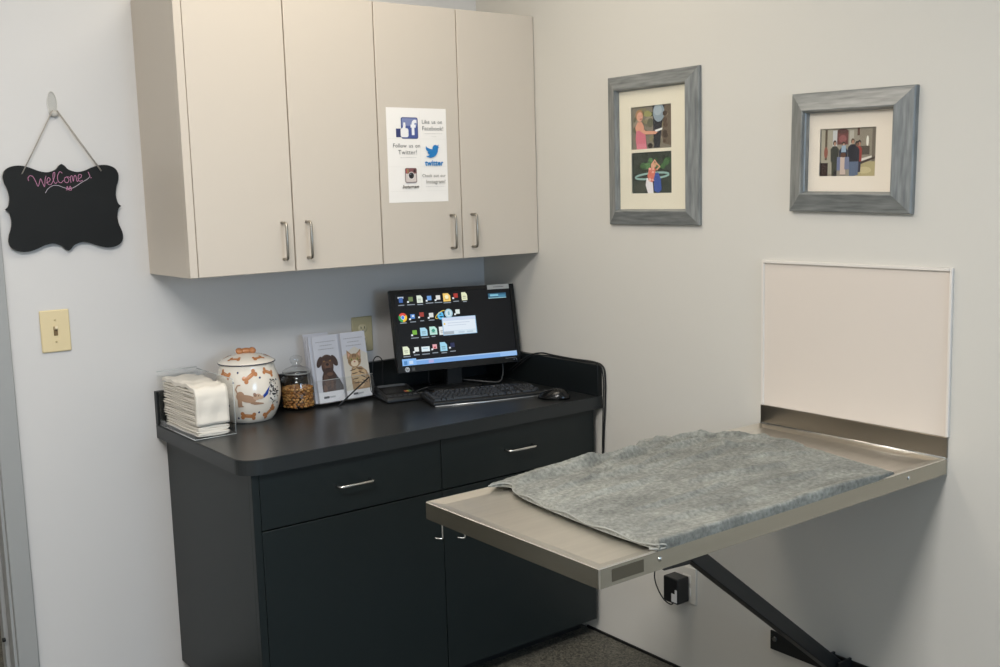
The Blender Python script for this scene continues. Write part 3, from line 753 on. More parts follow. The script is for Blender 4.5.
chalk([(420, 212), (424, 224), (427, 236)], PINK); chalk([(431, 240), (432, 243)], PINK, 0.003)
chalk([(206, 306), (220, 286), (244, 272), (268, 272), (296, 284), (324, 290), (350, 282), (384, 262), (412, 248), (426, 236)], WHITEC, 0.0016)
chalk([(308, 298), (312, 278), (318, 296), (326, 278), (330, 298), (306, 290), (334, 288)], PINK, 0.0016)
a.build('chalk_writing', bd)
HZ = 1.748-1.48
for s_ in (-1, 1):
    b = B(); u1 = -0.108 if s_ < 0 else 0.106; zz = 0.095 if s_ < 0 else 0.100
    A = Vector((u1, -0.0165, zz)); C = Vector((-0.007+0.006*s_, -0.012, HZ))
    for k in (0, 1):
        off = Vector((0.0018*k, 0, 0.0012*k)); tube(b, [A+off, A.lerp(C, .5)+off*1.3+Vector((0, 0, -0.001)), C+off], 0.0011, 6)
    link('string', b, mat('grey_twine', rgb(158, 152, 142), 0.9), t)
t = thing('wall_hook', 'clear adhesive hook holding the chalkboard string', 'hook', (-1.474, 0, 1.742))
b = B(); loop = [(0.013*math.cos(q)-0.002, 0.034*math.sin(q)+0.026) for q in [2*PI*k/32 for k in range(32)]]
prism(b, loop, lambda u, v, d: (u, -d, v), 0.0005, 0.0025); link('backplate', b, thin_glass('hook_clear', (0.96, 0.96, 0.95, 1), 1.2), t)
b = B(); tube(b, [(u, -0.003, v) for u, v in loop], 0.0011, 8, closed=True); link('rim', b, mat('hook_white', rgb(222, 220, 214), 0.25), t)
b = B(); lathe(b, [(0.012, 0), (0.0125, 0.006), (0.009, 0.009), (0.001, 0.0095)], 24)
for v in b.verts: v.co = Vector((v.co.x, -0.003 - v.co.z, v.co.y*0.75-0.002))
link('boss', b, mat('hook_grey', rgb(176, 172, 164), 0.3), t)

def wall_plate(name, label, cat, loc, m, yaxis=True):
    t = thing(name, label, cat, loc)
    b = B(); box(b, -0.040, 0.040, -0.0065, -0.0005, -0.060, 0.060, 0.0035, 3); link('plate', b, m, t)
    return t
t = wall_plate('light_switch', 'almond toggle light switch on the wall below the chalkboard', 'light switch', (-1.5185, 0, 1.134), ALMOND)
b = B(); box(b, -0.0055, 0.0055, -0.0085, -0.006, -0.013, 0.013, 0.001, 2); link('slot', b, mat('slot_brown', rgb(120, 96, 60), 0.5), t)
b = B(); box(b, -0.004, 0.004, -0.021, -0.008, 0.000, 0.009, 0.0015, 2, mtx=Matrix.Rotation(-0.35, 4, 'X')); link('toggle', b, mat('toggle_cream', rgb(214, 200, 168), 0.35), t)
for z in (-0.031, 0.031):
    b = B(); lathe(b, [(0.003, 0), (0.0028, 0.001), (0.0005, 0.0014)], 12)
    for v in b.verts: v.co = Vector((v.co.x, -0.0062 - v.co.z, z + v.co.y))
    link('screw', b, mat('screw_almond', rgb(190, 172, 130), 0.3, 0.3), t)
t = wall_plate('wall_outlet', 'almond power outlet on the wall behind the brochures', 'outlet', (-0.526, 0, 1.021), OUTM)
for z in (-0.020, 0.020):
    b = B(); lathe(b, [(0.0165, 0), (0.0165, 0.002), (0.0155, 0.0026), (0.001, 0.0026)], 28)
    for v in b.verts: v.co = Vector((v.co.x, -0.0062 - v.co.z, z + max(-0.0135, min(0.0135, v.co.y))))
    so = link('receptacle', b, mat('outlet_face', rgb(206, 194, 156), 0.4), t)
    b = B()
    box(b, -0.0075, -0.0055, -0.0094, -0.0088, z-0.001, z+0.007); box(b, 0.0055, 0.0075, -0.0094, -0.0088, z-0.001, z+0.007); box(b, -0.002, 0.002, -0.0094, -0.0088, z-0.009, z-0.005)
    link('slots', b, CABLE, so)
b = B(); lathe(b, [(0.003, 0), (0.0005, 0.0012)], 12)
for v in b.verts: v.co = Vector((v.co.x, -0.0064 - v.co.z, v.co.y))
link('screw', b, mat('screw_almond', rgb(190, 172, 130)), t)

# low outlet on the right wall with a plugged power adapter
t = thing('wall_outlet', 'white wall outlet low on the right wall behind the black power adapter', 'outlet', (0, -1.004, 0.285))
b = B(); box(b, -0.006, -0.0005, -0.036, 0.036, -0.058, 0.058, 0.0025, 2); link('plate', b, mat('outlet_white', rgb(204, 200, 190), 0.4), t)
b = B(); box(b, -0.008, -0.006, -0.016, 0.016, 0.007, 0.034, 0.0008, 1); box(b, -0.008, -0.006, -0.016, 0.016, -0.034, -0.007, 0.0008, 1); link('receptacle', b, mat('outlet_white_face', rgb(222, 218, 208), 0.4), t)
t = thing('power_adapter', 'black plug-in power adapter with white label below the steel table', 'power adapter', (-0.010, -0.986, 0.276))
b = B(); box(b, -0.050, 0.0, -0.030, 0.030, -0.040, 0.040, 0.004, 3); link('body', b, BLACKP, t)
b = B(); box(b, -0.0503, -0.0498, -0.027, -0.004, -0.034, -0.008); box(b, -0.0503, -0.0498, -0.027, -0.018, -0.008, 0.006)
link('label', b, mat('adapter_label', rgb(205, 205, 205), 0.5), t)
b = B(); tube(b, smooth_path([(-0.035, 0.0, -0.041), (-0.036, 0.012, -0.052), (-0.036, 0.04, -0.045), (-0.034, 0.068, -0.02), (-0.030, 0.086, 0.012), (-0.022, 0.088, 0.05), (-0.012, 0.094, 0.075), (-0.008, 0.12, 0.10), (-0.006, 0.2, 0.2), (-0.006, 0.30, 0.36)], 5), 0.0022, 8)
link('cord', b, CABLE, t)

# ------------------------------------------------------------------ notice on the cabinet door
t = thing('paper_notice', 'white paper notice with social media logos taped to the cabinet door', 'notice', (-0.480, UY, 1.609)); t.rotation_euler = (0, 0.004, 0)
PW, PH = 0.221, 0.290
b = B(); NN = 12
gr = [[b.verts.new(((i/NN-.5)*PW, -0.0006 - 0.0008*max(0, (i/NN-.7))**2*max(0, .3-j/NN)*8, (j/NN-.5)*PH)) for j in range(NN+1)] for i in range(NN+1)]
g2 = [[b.verts.new((v.co.x, v.co.y+0.0003, v.co.z)) for v in row] for row in gr]
for i in range(NN):
    for j in range(NN):
        b.faces.new((gr[i][j], gr[i+1][j], gr[i+1][j+1], gr[i][j+1]))
        b.faces.new((g2[i][j], g2[i][j+1], g2[i+1][j+1], g2[i+1][j]))
for i in range(NN):
    b.faces.new((gr[i][0], g2[i][0], g2[i+1][0], gr[i+1][0])); b.faces.new((gr[i][NN], gr[i+1][NN], g2[i+1][NN], g2[i][NN]))
    b.faces.new((gr[0][i], gr[0][i+1], g2[0][i+1], g2[0][i])); b.faces.new((gr[NN][i], g2[NN][i], g2[NN][i+1], gr[NN][i+1]))
pg = link('sheet', b, PAPER, t)
X = lambda f: (f-0.5)*PW
Y = lambda f: (0.5-f)*PH
a = Art(lambda u, v, d: (u, -0.0009-d, v), step=0.00004, start=0.0001, rough=0.6)
a.rect(X(.02), Y(.325)-.0004, X(.98), Y(.325), (222, 218, 210)); a.rect(X(.02), Y(.62)-.0004, X(.98), Y(.62), (222, 218, 210)); a.rect(X(.02), Y(.88)-.0004, X(.98), Y(.88), (222, 218, 210))
a.rect(X(.545), Y(.88), X(.545)+.0004, Y(.04), (222, 218, 210))
def rrect(u0, v0, u1, v1, r, c):
    P = []
    for cx, cy, s in ((u1-r, v1-r, 0), (u0+r, v1-r, 1), (u0+r, v0+r, 2), (u1-r, v0+r, 3)):
        P += [(cx+r*math.cos(PI/2*(s+k/5)), cy+r*math.sin(PI/2*(s+k/5))) for k in range(6)]
    a.poly(P, c)
rrect(X(.235), Y(.325), X(.515), Y(.10), .006, (54, 66, 118)); rrect(X(.245), Y(.317), X(.505), Y(.107), .005, (72, 88, 150))
rrect(X(.25), Y(.19), X(.50), Y(.11), .004, (128, 138, 180))
a.text('f', X(.435), Y(.215), 0.062, (240, 240, 244), 0.0022)
a.rect(X(.15), Y(.31), X(.235), Y(.22), (54, 62, 108))
rrect(X(.225), Y(.31), X(.355), Y(.215), .006, (242, 240, 238))
a.poly([(X(.25), Y(.23)), (X(.27), Y(.19)), (X(.275), Y(.155)), (X(.305), Y(.155)), (X(.31), Y(.19)), (X(.305), Y(.225))], (242, 240, 238))
for q in (.235, .26, .283): a.rect(X(.33), Y(q)-.0005, X(.355), Y(q), (200, 198, 204))
GT = (96, 94, 92)
a.text('Like us on', X(.755), Y(.145), 0.0168, GT); a.text('Facebook!', X(.765), Y(.215), 0.0185, GT)
BL = (30, 124, 190)
a.text('Follow us on', X(.315), Y(.40), 0.0175, GT); a.text('Twitter!', X(.33), Y(.47), 0.0195, GT)
# little lines of small print
for (x0, x1, y) in ((.63, .93, .268), (.74, .82, .300), (.21, .46, .523), (.62, .94, .835)):
    k = x0
    while k < x1:
        wd = random.uniform(.008, .022); a.rect(X(k), Y(y)-.0008, X(min(k+wd, x1)), Y(y)+.0008, (176, 174, 172)); k += wd + .018
# bird
def bird(cx, cy, s):
    P = [(-1.0, .62), (-.75, .42), (-.40, .28), (-.02, .22), (.02, .48), (.20, .72), (.48, .78), (.70, .68), (.98, .80), (.84, .56), (1.02, .50), (.84, .34), (.78, -.10), (.50, -.52), (.10, -.76), (-.35, -.84), (-.80, -.74), (-1.02, -.60), (-.62, -.58), (-.40, -.44), (-.66, -.34), (-.78, -.12), (-.64, -.06), (-.92, .08), (-1.0, .30)]
    a.poly([(cx+x*s, cy+y*s) for x, y in P], BL)
bird(X(.745), Y(.455), 0.0250)
a.text('twitter', X(.765), Y(.585), 0.0225, BL, 0.0009)
# camera badge
rrect(X(.27), Y(.79), X(.465), Y(.635), .005, (120, 96, 92)); rrect(X(.28), Y(.783), X(.455), Y(.642), .004, (214, 204, 198))
rrect(X(.28), Y(.695), X(.455), Y(.642), .003, (132, 82, 84)); a.rect(X(.29), Y(.69), X(.305), Y(.645), (186, 90, 90)); a.rect(X(.31), Y(.69), X(.325), Y(.645), (170, 150, 90))
rrect(X(.41), Y(.682), X(.447), Y(.648), .002, (52, 34, 34))
a.ell(X(.372), Y(.715), .0115, .0115, (236, 230, 226)); a.ell(X(.372), Y(.715), .0098, .0098, (46, 44, 46)); a.ell(X(.372), Y(.715), .005, .005, (24, 24, 28)); a.ell(X(.36), Y(.70), .002, .002, (120, 130, 140))
a.text('Instagram', X(.36), Y(.835), 0.0145, (48, 44, 42), 0.0003, 0.35)
a.text('Check out our', X(.755), Y(.72), 0.0136, GT); a.text('Instagram!', X(.785), Y(.785), 0.0165, GT)
a.build('print', pg)

# ------------------------------------------------------------------ paper towels in their holder
NXc, NYc = -1.185, -0.165
t = thing('towel_holder', 'clear acrylic paper towel holder at the left end of the worktop', 'holder', (NXc, NYc, ZC))
b = B(); w2, l2 = 0.062, 0.137; e = 0.003
box(b, -w2, w2, -l2, l2, 0.001, 0.004)
box(b, -w2, w2, l2-e, l2, 0.004, 0.165); link('tray', b, ACRYL, t)
b = B(); box(b, -w2, -w2+e, -l2, l2-e, 0.004, 0.020); box(b, -w2, w2, -l2, -l2+e, 0.004, 0.010); link('lip', b, ACRYL, t)
b = B(); box(b, w2-e, w2, -l2+e, l2-e, 0.004, 0.160); link('side_wall', b, ACRYL, t)
b = B()
for (p0, p1) in (((-w2, -l2, .002), (w2, -l2, .002)), ((-w2, -l2, .002), (-w2, l2, .002)), ((w2, -l2+.003, .005), (w2, -l2+.003, .16)), ((-w2, l2, .165), (w2, l2, .165)), ((w2, -l2+.003, .16), (w2, l2, .16))):
    tube(b, [p0, p1], 0.0011, 6)
link('polished_edge', b, mat('acrylic_edge', rgb(196, 200, 198), 0.2), t)
def towel_mesh(seed, hh=0.0052, L=0.243, Wd=0.094, drape=0.0):
    rnd = random.Random(seed); b = B(); NX, NY = 8, 22; rows = []
    ph = rnd.uniform(0, 6)
    for j in range(NY+1):
        row_t, row_b = [], []
        for i in range(NX+1):
            x = (i/NX-.5)*Wd; y = (j/NY-.5)*L
            wv = 0.0009*math.sin(y*40+ph) + 0.0007*math.sin(x*60+ph*2)
            ed = 1 - 0.35*(abs(i/NX-.5)*2)**6
            row_t.append(b.verts.new((x, y, hh*ed + wv))); row_b.append(b.verts.new((x, y, hh*(1-ed) + wv)))
        rows.append((row_t, row_b))
    for j in range(NY):
        for i in range(NX):
            b.faces.new((rows[j][0][i], rows[j][0][i+1], rows[j+1][0][i+1], rows[j+1][0][i])).smooth = True
            b.faces.new((rows[j][1][i], rows[j+1][1][i], rows[j+1][1][i+1], rows[j][1][i+1]))
        b.faces.new((rows[j][0][0], rows[j+1][0][0], rows[j+1][1][0], rows[j][1][0])); b.faces.new((rows[j][0][NX], rows[j][1][NX], rows[j+1][1][NX], rows[j+1][0][NX]))
    for i in range(NX):
        b.faces.new((rows[0][0][i], rows[0][1][i], rows[0][1][i+1], rows[0][0][i+1])); b.faces.new((rows[NY][0][i], rows[NY][0][i+1], rows[NY][1][i+1], rows[NY][1][i]))
    return b
protos = []
for k in range(3):
    o = link('paper_towel', towel_mesh(k), TOWELP); protos.append(o)
NT = 24
for k in range(NT):
    o = protos[k] if k < 3 else protos[k % 3].copy()
    if k >= 3: COL.objects.link(o)
    rnd = random.Random(100+k)
    low = 0.0 if k > 4 else -0.010
    o.location = (NXc - 0.004 + rnd.uniform(-.0015, .0015), NYc + rnd.uniform(-.003, .003) + (low if k < 5 else 0.002), ZC + 0.006 + k*0.0054)
    o.rotation_euler = (0, 0, rnd.uniform(-.012, .012))
    tag(o, 'folded white paper towel in the stack inside the clear holder', 'paper towel', 'paper towels in the clear holder')
# top towel, pulled forward and bent down over the near end of the stack
b = B(); NX, NY = 10, 40; rows = []
for j in range(NY+1):
    s = j/NY*0.342; r1, r2 = [], []
    for i in range(NX+1):
        x = (i/NX-.5)*0.096; L1 = 0.236
        wv = 0.0025*math.sin(i*1.1+j*.35) + 0.002*math.sin(j*.9)
        if s < L1: y, z, nx_, nz = 0.125 - s, 0.0 + wv + 0.003*math.sin(s*14), 0, 1
        else:
            r = 0.014; arc = (s-L1)
            if arc < r*PI/2:
                th = arc/r; y, z = 0.125-L1 - r*math.sin(th), -r + r*math.cos(th) + wv*(1-th/1.6); nx_, nz = -math.sin(th), math.cos(th)
            else:
                y, z = 0.125-L1-r + wv*0.6, -r-(arc-r*PI/2); nx_, nz = -1, 0
        r1.append(b.verts.new((x, y + nx_*0.010, z + nz*0.010))); r2.append(b.verts.new((x, y, z)))
    rows.append((r1, r2))
for j in range(NY):
    for i in range(NX):
        b.faces.new((rows[j][0][i], rows[j][0][i+1], rows[j+1][0][i+1], rows[j+1][0][i])).smooth = True
        b.faces.new((rows[j][1][i], rows[j+1][1][i], rows[j+1][1][i+1], rows[j][1][i+1])).smooth = True
    b.faces.new((rows[j][0][0], rows[j+1][0][0], rows[j+1][1][0], rows[j][1][0])); b.faces.new((rows[j][0][NX], rows[j][1][NX], rows[j+1][1][NX], rows[j+1][0][NX]))
for j in (0, NY):
    for i in range(NX): b.faces.new((rows[j][0][i], rows[j][1][i], rows[j][1][i+1], rows[j][0][i+1]))
bmesh.ops.recalc_face_normals(b, faces=b.faces)
o = link('paper_towel', b, TOWELP); o.location = (NXc-0.003, NYc+0.002, ZC+0.006+NT*0.0054+0.001)
tag(o, 'thick white paper towel on top of the stack, drooping over its near end', 'paper towel', )

# ------------------------------------------------------------------ ceramic treat jar
JX, JY = -1.006, -0.132
t = thing('treat_jar', 'white ceramic treat jar painted with orange bones and two dogs', 'jar', (JX, JY, ZC))
CER = mat('cream_glazed_ceramic', rgb(236, 228, 214), 0.16, coat=0.4)
jprof = [(0.0, 0.0), (0.066, 0.0), (0.071, 0.003), (0.080, 0.016), (0.0905, 0.040), (0.0975, 0.070), (0.0985, 0.092), (0.0965, 0.115), (0.0905, 0.140), (0.0845, 0.158), (0.0820, 0.168), (0.0825, 0.174), (0.081, 0.176), (0.077, 0.174), (0.077, 0.15), (0.02, 0.14)]
b = B(); lathe(b, jprof[1:], 72); body = link('body', b, CER, t)
def jr(z):
    P = jprof[1:12]
    for (r0_, z0_), (r1_, z1_) in zip(P, P[1:]):
        if z0_ <= z <= z1_: return r0_ + (r1_-r0_)*(z-z0_)/(z1_-z0_+1e-9)
    return P[-1][0]
def jfr(uc):        # u = arc length along the belly from the side facing the room camera, v = height
    base_ang = math.atan2(-3.02, -1.32)
    def f(u, v, d):
        a_ = base_ang + (u+uc)/0.093; r_ = jr(v) + d
        return (r_*math.cos(a_), r_*math.sin(a_), v)
    return f
def bone(a, u, v, L, rot, c, c2):
    cr, sr = math.cos(rot), math.sin(rot)
    def T(x, y): return (u + x*cr - y*sr, v + x*sr + y*cr)
    h = L*0.13
    a.poly([T(-L*.38, -h), (T(0, -h*1.0)), T(L*.38, -h), T(L*.38, h), T(0, h), T(-L*.38, h)], c)
    for sx in (-1, 1):
        for sy in (-1, 1):
            x, y = T(sx*L*.40, sy*L*.13); a.ell(x, y, L*.14, L*.15, c, n=14, lift=False)
    x, y = T(0, 0); a.d += 0.0002; a.ell(x, y+h*.3, L*.2, h*.35, c2, rot, 12)
OR, OR2 = (190, 128, 82), (206, 150, 104)
for k, (u, v, L, rot) in enumerate([(-0.076, 0.152, 0.040, -0.25), (0.008, 0.146, 0.045, 0.6), (0.072, 0.152, 0.038, -0.4), (-0.004, 0.026, 0.045, -0.12), (0.067, 0.032, 0.044, 0.7), (-0.095, 0.065, 0.040, 1.2), (0.15, 0.13, 0.042, 0.3), (-0.16, 0.12, 0.042, 0.5), (0.15, 0.06, 0.042, -0.6)]):
    a = Art(jfr(0), step=0.0002, start=0.0006, rings=4, rough=0.25); bone(a, u, v, L, rot, OR, OR2); a.build('painted_bone', body)
for (u, v) in ((-0.030, 0.158), (-0.043, 0.129), (0.038, 0.140), (-0.037, 0.020), (0.030, 0.035), (0.100, 0.055), (-0.060, 0.06), (0.100, 0.125)):
    a = Art(jfr(0), start=0.0006, rings=2, rough=0.25); a.ell(u, v, .0032, .0032, (40, 50, 92), n=12); a.build('painted_dot', body)
a = Art(lambda u, v, d: jfr(0)((u-0.010)*1.25+0.004, (v-0.07)*1.35+0.086, d), step=0.00015, start=0.0006, rings=4, rough=0.25)
TAN, TAN2 = (176, 142, 116), (196, 166, 140)
a.ell(0.004, 0.066, 0.020, 0.0085, TAN, -0.25); a.ell(-0.011, 0.072, 0.0095, 0.011, TAN); a.poly([(-0.018, 0.070), (-0.008, 0.066), (-0.008, 0.050), (-0.004, 0.048), (-0.018, 0.047), (-0.018, 0.055)], TAN)
a.poly([(0.014, 0.062), (0.022, 0.058), (0.040, 0.054), (0.042, 0.051), (0.020, 0.051), (0.010, 0.055)], TAN)
a.ell(0.026, 0.069, 0.0095, 0.007, TAN2, 0.15); a.ell(0.035, 0.067, 0.006, 0.0038, TAN2, 0.2); a.ell(0.021, 0.074, 0.0035, 0.005, (150, 116, 92), 0.5)
a.stroke([(-0.017, 0.079), (-0.021, 0.088), (-0.017, 0.096), (-0.010, 0.097)], 0.003, TAN); a.ell(0.029, 0.071, 0.0012, 0.0012, (50, 40, 36)); a.build('painted_brown_dog', body)
a = Art(jfr(0), start=0.0007, rings=3, rough=0.25); a.poly([(0.036, 0.081), (0.045, 0.079), (0.057, 0.088), (0.067, 0.113), (0.057, 0.103), (0.046, 0.091)], (42, 74, 158)); a.build('painted_blue_cloth', body)
a = Art(lambda u, v, d: jfr(0)((u-0.070)*1.3+0.077, (v-0.07)*1.4+0.092, d), step=0.00012, start=0.0006, rings=4, rough=0.25)
a.ell(0.067, 0.083, 0.008, 0.0075, (238, 234, 226), 0.2); a.ell(0.070, 0.068, 0.011, 0.017, (238, 234, 226)); a.poly([(0.058, 0.056), (0.082, 0.058), (0.086, 0.050), (0.056, 0.050)], (238, 234, 226))
rnd = random.Random(5)
for _ in range(44):
    a.ell(0.070+rnd.gauss(0, .0065), 0.070+rnd.gauss(0, .011), rnd.uniform(.0012, .0024), rnd.uniform(.0011, .0021), (34, 34, 42), n=8)
a.stroke([(0.059, 0.088), (0.062, 0.093), (0.066, 0.091)], 0.0012, (60, 60, 66)); a.stroke([(0.071, 0.091), (0.075, 0.094), (0.076, 0.088)], 0.0012, (60, 60, 66))
a.build('painted_spotted_dog', body)
b = B(); lathe(b, [(0.0845, 0.1765), (0.0855, 0.179), (0.084, 0.182), (0.072, 0.189), (0.050, 0.198), (0.036, 0.2015), (0.030, 0.204), (0.018, 0.206), (0.0005, 0.2065)], 72); lid = link('lid', b, CER, t)
b = B(); pts = [(0.0853*math.cos(2*PI*k/72), 0.0853*math.sin(2*PI*k/72), 0.1785) for k in range(72)]; tube(b, pts, 0.0016, 8, closed=True); link('blue_rim', b, mat('navy_glaze', rgb(38, 44, 66), 0.2), lid)
b = B()
for (p, sx, sy, sz) in (((0, 0, 0.212), .022, .013, .009), ((-.019, -.008, .212), .011, .010, .009), ((-.019, .008, .212), .011, .010, .009), ((.019, -.008, .212), .011, .010, .009), ((.019, .008, .212), .011, .010, .009)):
    m4 = Matrix.Translation(p) @ Matrix.Diagonal((sx, sy, sz, 1)); bmesh.ops.create_uvsphere(b, u_segments=20, v_segments=12, radius=1, matrix=m4)
for f in b.faces: f.smooth = True
kn = link('bone_knob', b, mat('orange_bone_glaze', rgb(*OR), 0.2), lid); kn.rotation_euler = (0, 0, -0.35)
lp = [(0.084, .182), (0.072, .189), (0.050, .198), (0.036, .2015)]
def lidfr(uc, ac):
    def f(u, v, d):
        r_ = 0.06 - v; ang = ac + u/0.06
        for (r1_, z1_), (r2_, z2_) in zip(lp, lp[1:]):
            if r2_ <= r_ <= r1_: z = z1_ + (z2_-z1_)*(r1_-r_)/(r1_-r2_); break
        else: z = .187
        return (r_*math.cos(ang), r_*math.sin(ang), z + d)
    return f
for ac in (-2.6, -1.35, -0.2, 1.1, 2.4):
    a = Art(lidfr(0, ac), step=0.0002, start=0.0008, rings=4, rough=0.25); bone(a, 0, 0, 0.036, 0.1, OR, OR2); a.build('painted_bone', lid)

# ------------------------------------------------------------------ glass jar of small treats
GX, GY = -0.822, -0.094
t = thing('glass_jar', 'round clear glass jar with glass lid holding brown treats, beside the ceramic jar', 'jar', (GX, GY, ZC))
b = B(); lathe(b, [(0.001, 0.002), (0.046, 0.002), (0.053, 0.006), (0.055, 0.015), (0.055, 0.088), (0.052, 0.098), (0.044, 0.106), (0.043, 0.112), (0.046, 0.115), (0.0445, 0.117), (0.0405, 0.115), (0.041, 0.105), (0.049, 0.096), (0.0525, 0.086), (0.0525, 0.016), (0.050, 0.008), (0.001, 0.0075)], 48, cap=False)
link('body', b, GLASS, t)
b = B(); lathe(b, [(0.001, 0.112), (0.039, 0.112), (0.040, 0.118), (0.046, 0.119), (0.046, 0.123), (0.036, 0.130), (0.020, 0.136), (0.012, 0.140), (0.011, 0.144), (0.018, 0.150), (0.0205, 0.159), (0.017, 0.168), (0.009, 0.172), (0.001, 0.173)], 40, cap=False)
ld = link('lid', b, thin_glass('lid_glass', (0.96, 0.965, 0.965, 1), 1.6, 0.04), t)
b = B(); tube(b, [(0.0405*math.cos(2*PI*k/40), 0.0405*math.sin(2*PI*k/40), 0.1165) for k in range(40)], 0.0018, 8, closed=True)
link('seal', b, mat('clear_seal', rgb(190, 192, 188), 0.3), ld)
TR = [mat('treat_brown_%d' % k, c, 0.75, vary=(200, 0.2)) for k, c in enumerate([rgb(176, 124, 62), rgb(150, 100, 48), rgb(194, 146, 84)])]
tp = []
for k in range(3):
    b = B(); bmesh.ops.create_icosphere(b, subdivisions=2, radius=1)
    for v in b.verts:
        n_ = 1 + 0.22*noise.noise(v.co*1.3 + Vector((k*5, 0, 0))); v.co = Vector((v.co.x*0.0068*n_, v.co.y*0.0055*n_, v.co.z*0.0042*n_))
    for f in b.faces: f.smooth = True
    tp.append(link('dog_treat', b, TR[k]))
cnt = 0; spots = []
rnd = random.Random(21)
for lay in range(8):
    z = 0.0125 + lay*0.0078
    for (rr, n) in ((0.0445, 20), (0.033, 14 if lay > 5 else 0), (0.019, 8 if lay > 5 else 0), (0.004, 1 if lay > 5 else 0)):
        for k in range(n):
            an = 2*PI*(k + 0.5*(lay % 2))/n + rnd.uniform(-.07, .07)
            r_ = min(rr + rnd.uniform(-.0025, .001), 0.0452)
            spots.append((r_*math.cos(an), r_*math.sin(an), z + rnd.uniform(-.0012, .0012) + (0.004 if rr < .03 and lay == 7 else 0)))
for i, (x, y, z) in enumerate(spots):
    o = tp[i] if i < 3 else tp[rnd.randrange(3)].copy()
    if i >= 3: COL.objects.link(o)
    o.location = (GX+x, GY+y, ZC+z); o.rotation_euler = (rnd.uniform(-.6, .6), rnd.uniform(-.6, .6), rnd.uniform(0, 6.28))
    tag(o, 'small rounded brown treat inside the clear glass jar', 'treat', 'brown treats in the glass jar')

# ------------------------------------------------------------------ brochure holder with brochures
HX, HYb = -0.665, -0.135
LEAN = 0.16
t = thing('brochure_holder', 'clear two-pocket acrylic brochure holder beside the monitor', 'holder', (HX, HYb, ZC), 0.02)
b = B()
mL = Matrix.Rotation(-LEAN, 4, 'X')
box(b, -0.104, 0.104, 0.044, 0.046, 0.004, 0.20, mtx=mL); box(b, -0.104, 0.104, -0.003, 0.046, 0.0095, 0.0115, mtx=mL)
for x in (-0.104, -0.001, 0.102): box(b, x, x+0.002, -0.001, 0.046, 0.010, 0.085, mtx=mL)
box(b, -0.104, 0.104, -0.003, -0.001, 0.010, 0.085, mtx=mL); link('pocket', b, ACRYL, t)
b = B(); tube(b, [mL @ Vector((-0.104, -0.002, 0.085)), mL @ Vector((0.104, -0.002, 0.085))], 0.0008, 6); link('front_edge', b, mat('acrylic_edge', rgb(196, 200, 198), 0.2), t)
BW, BH = 0.093, 0.216
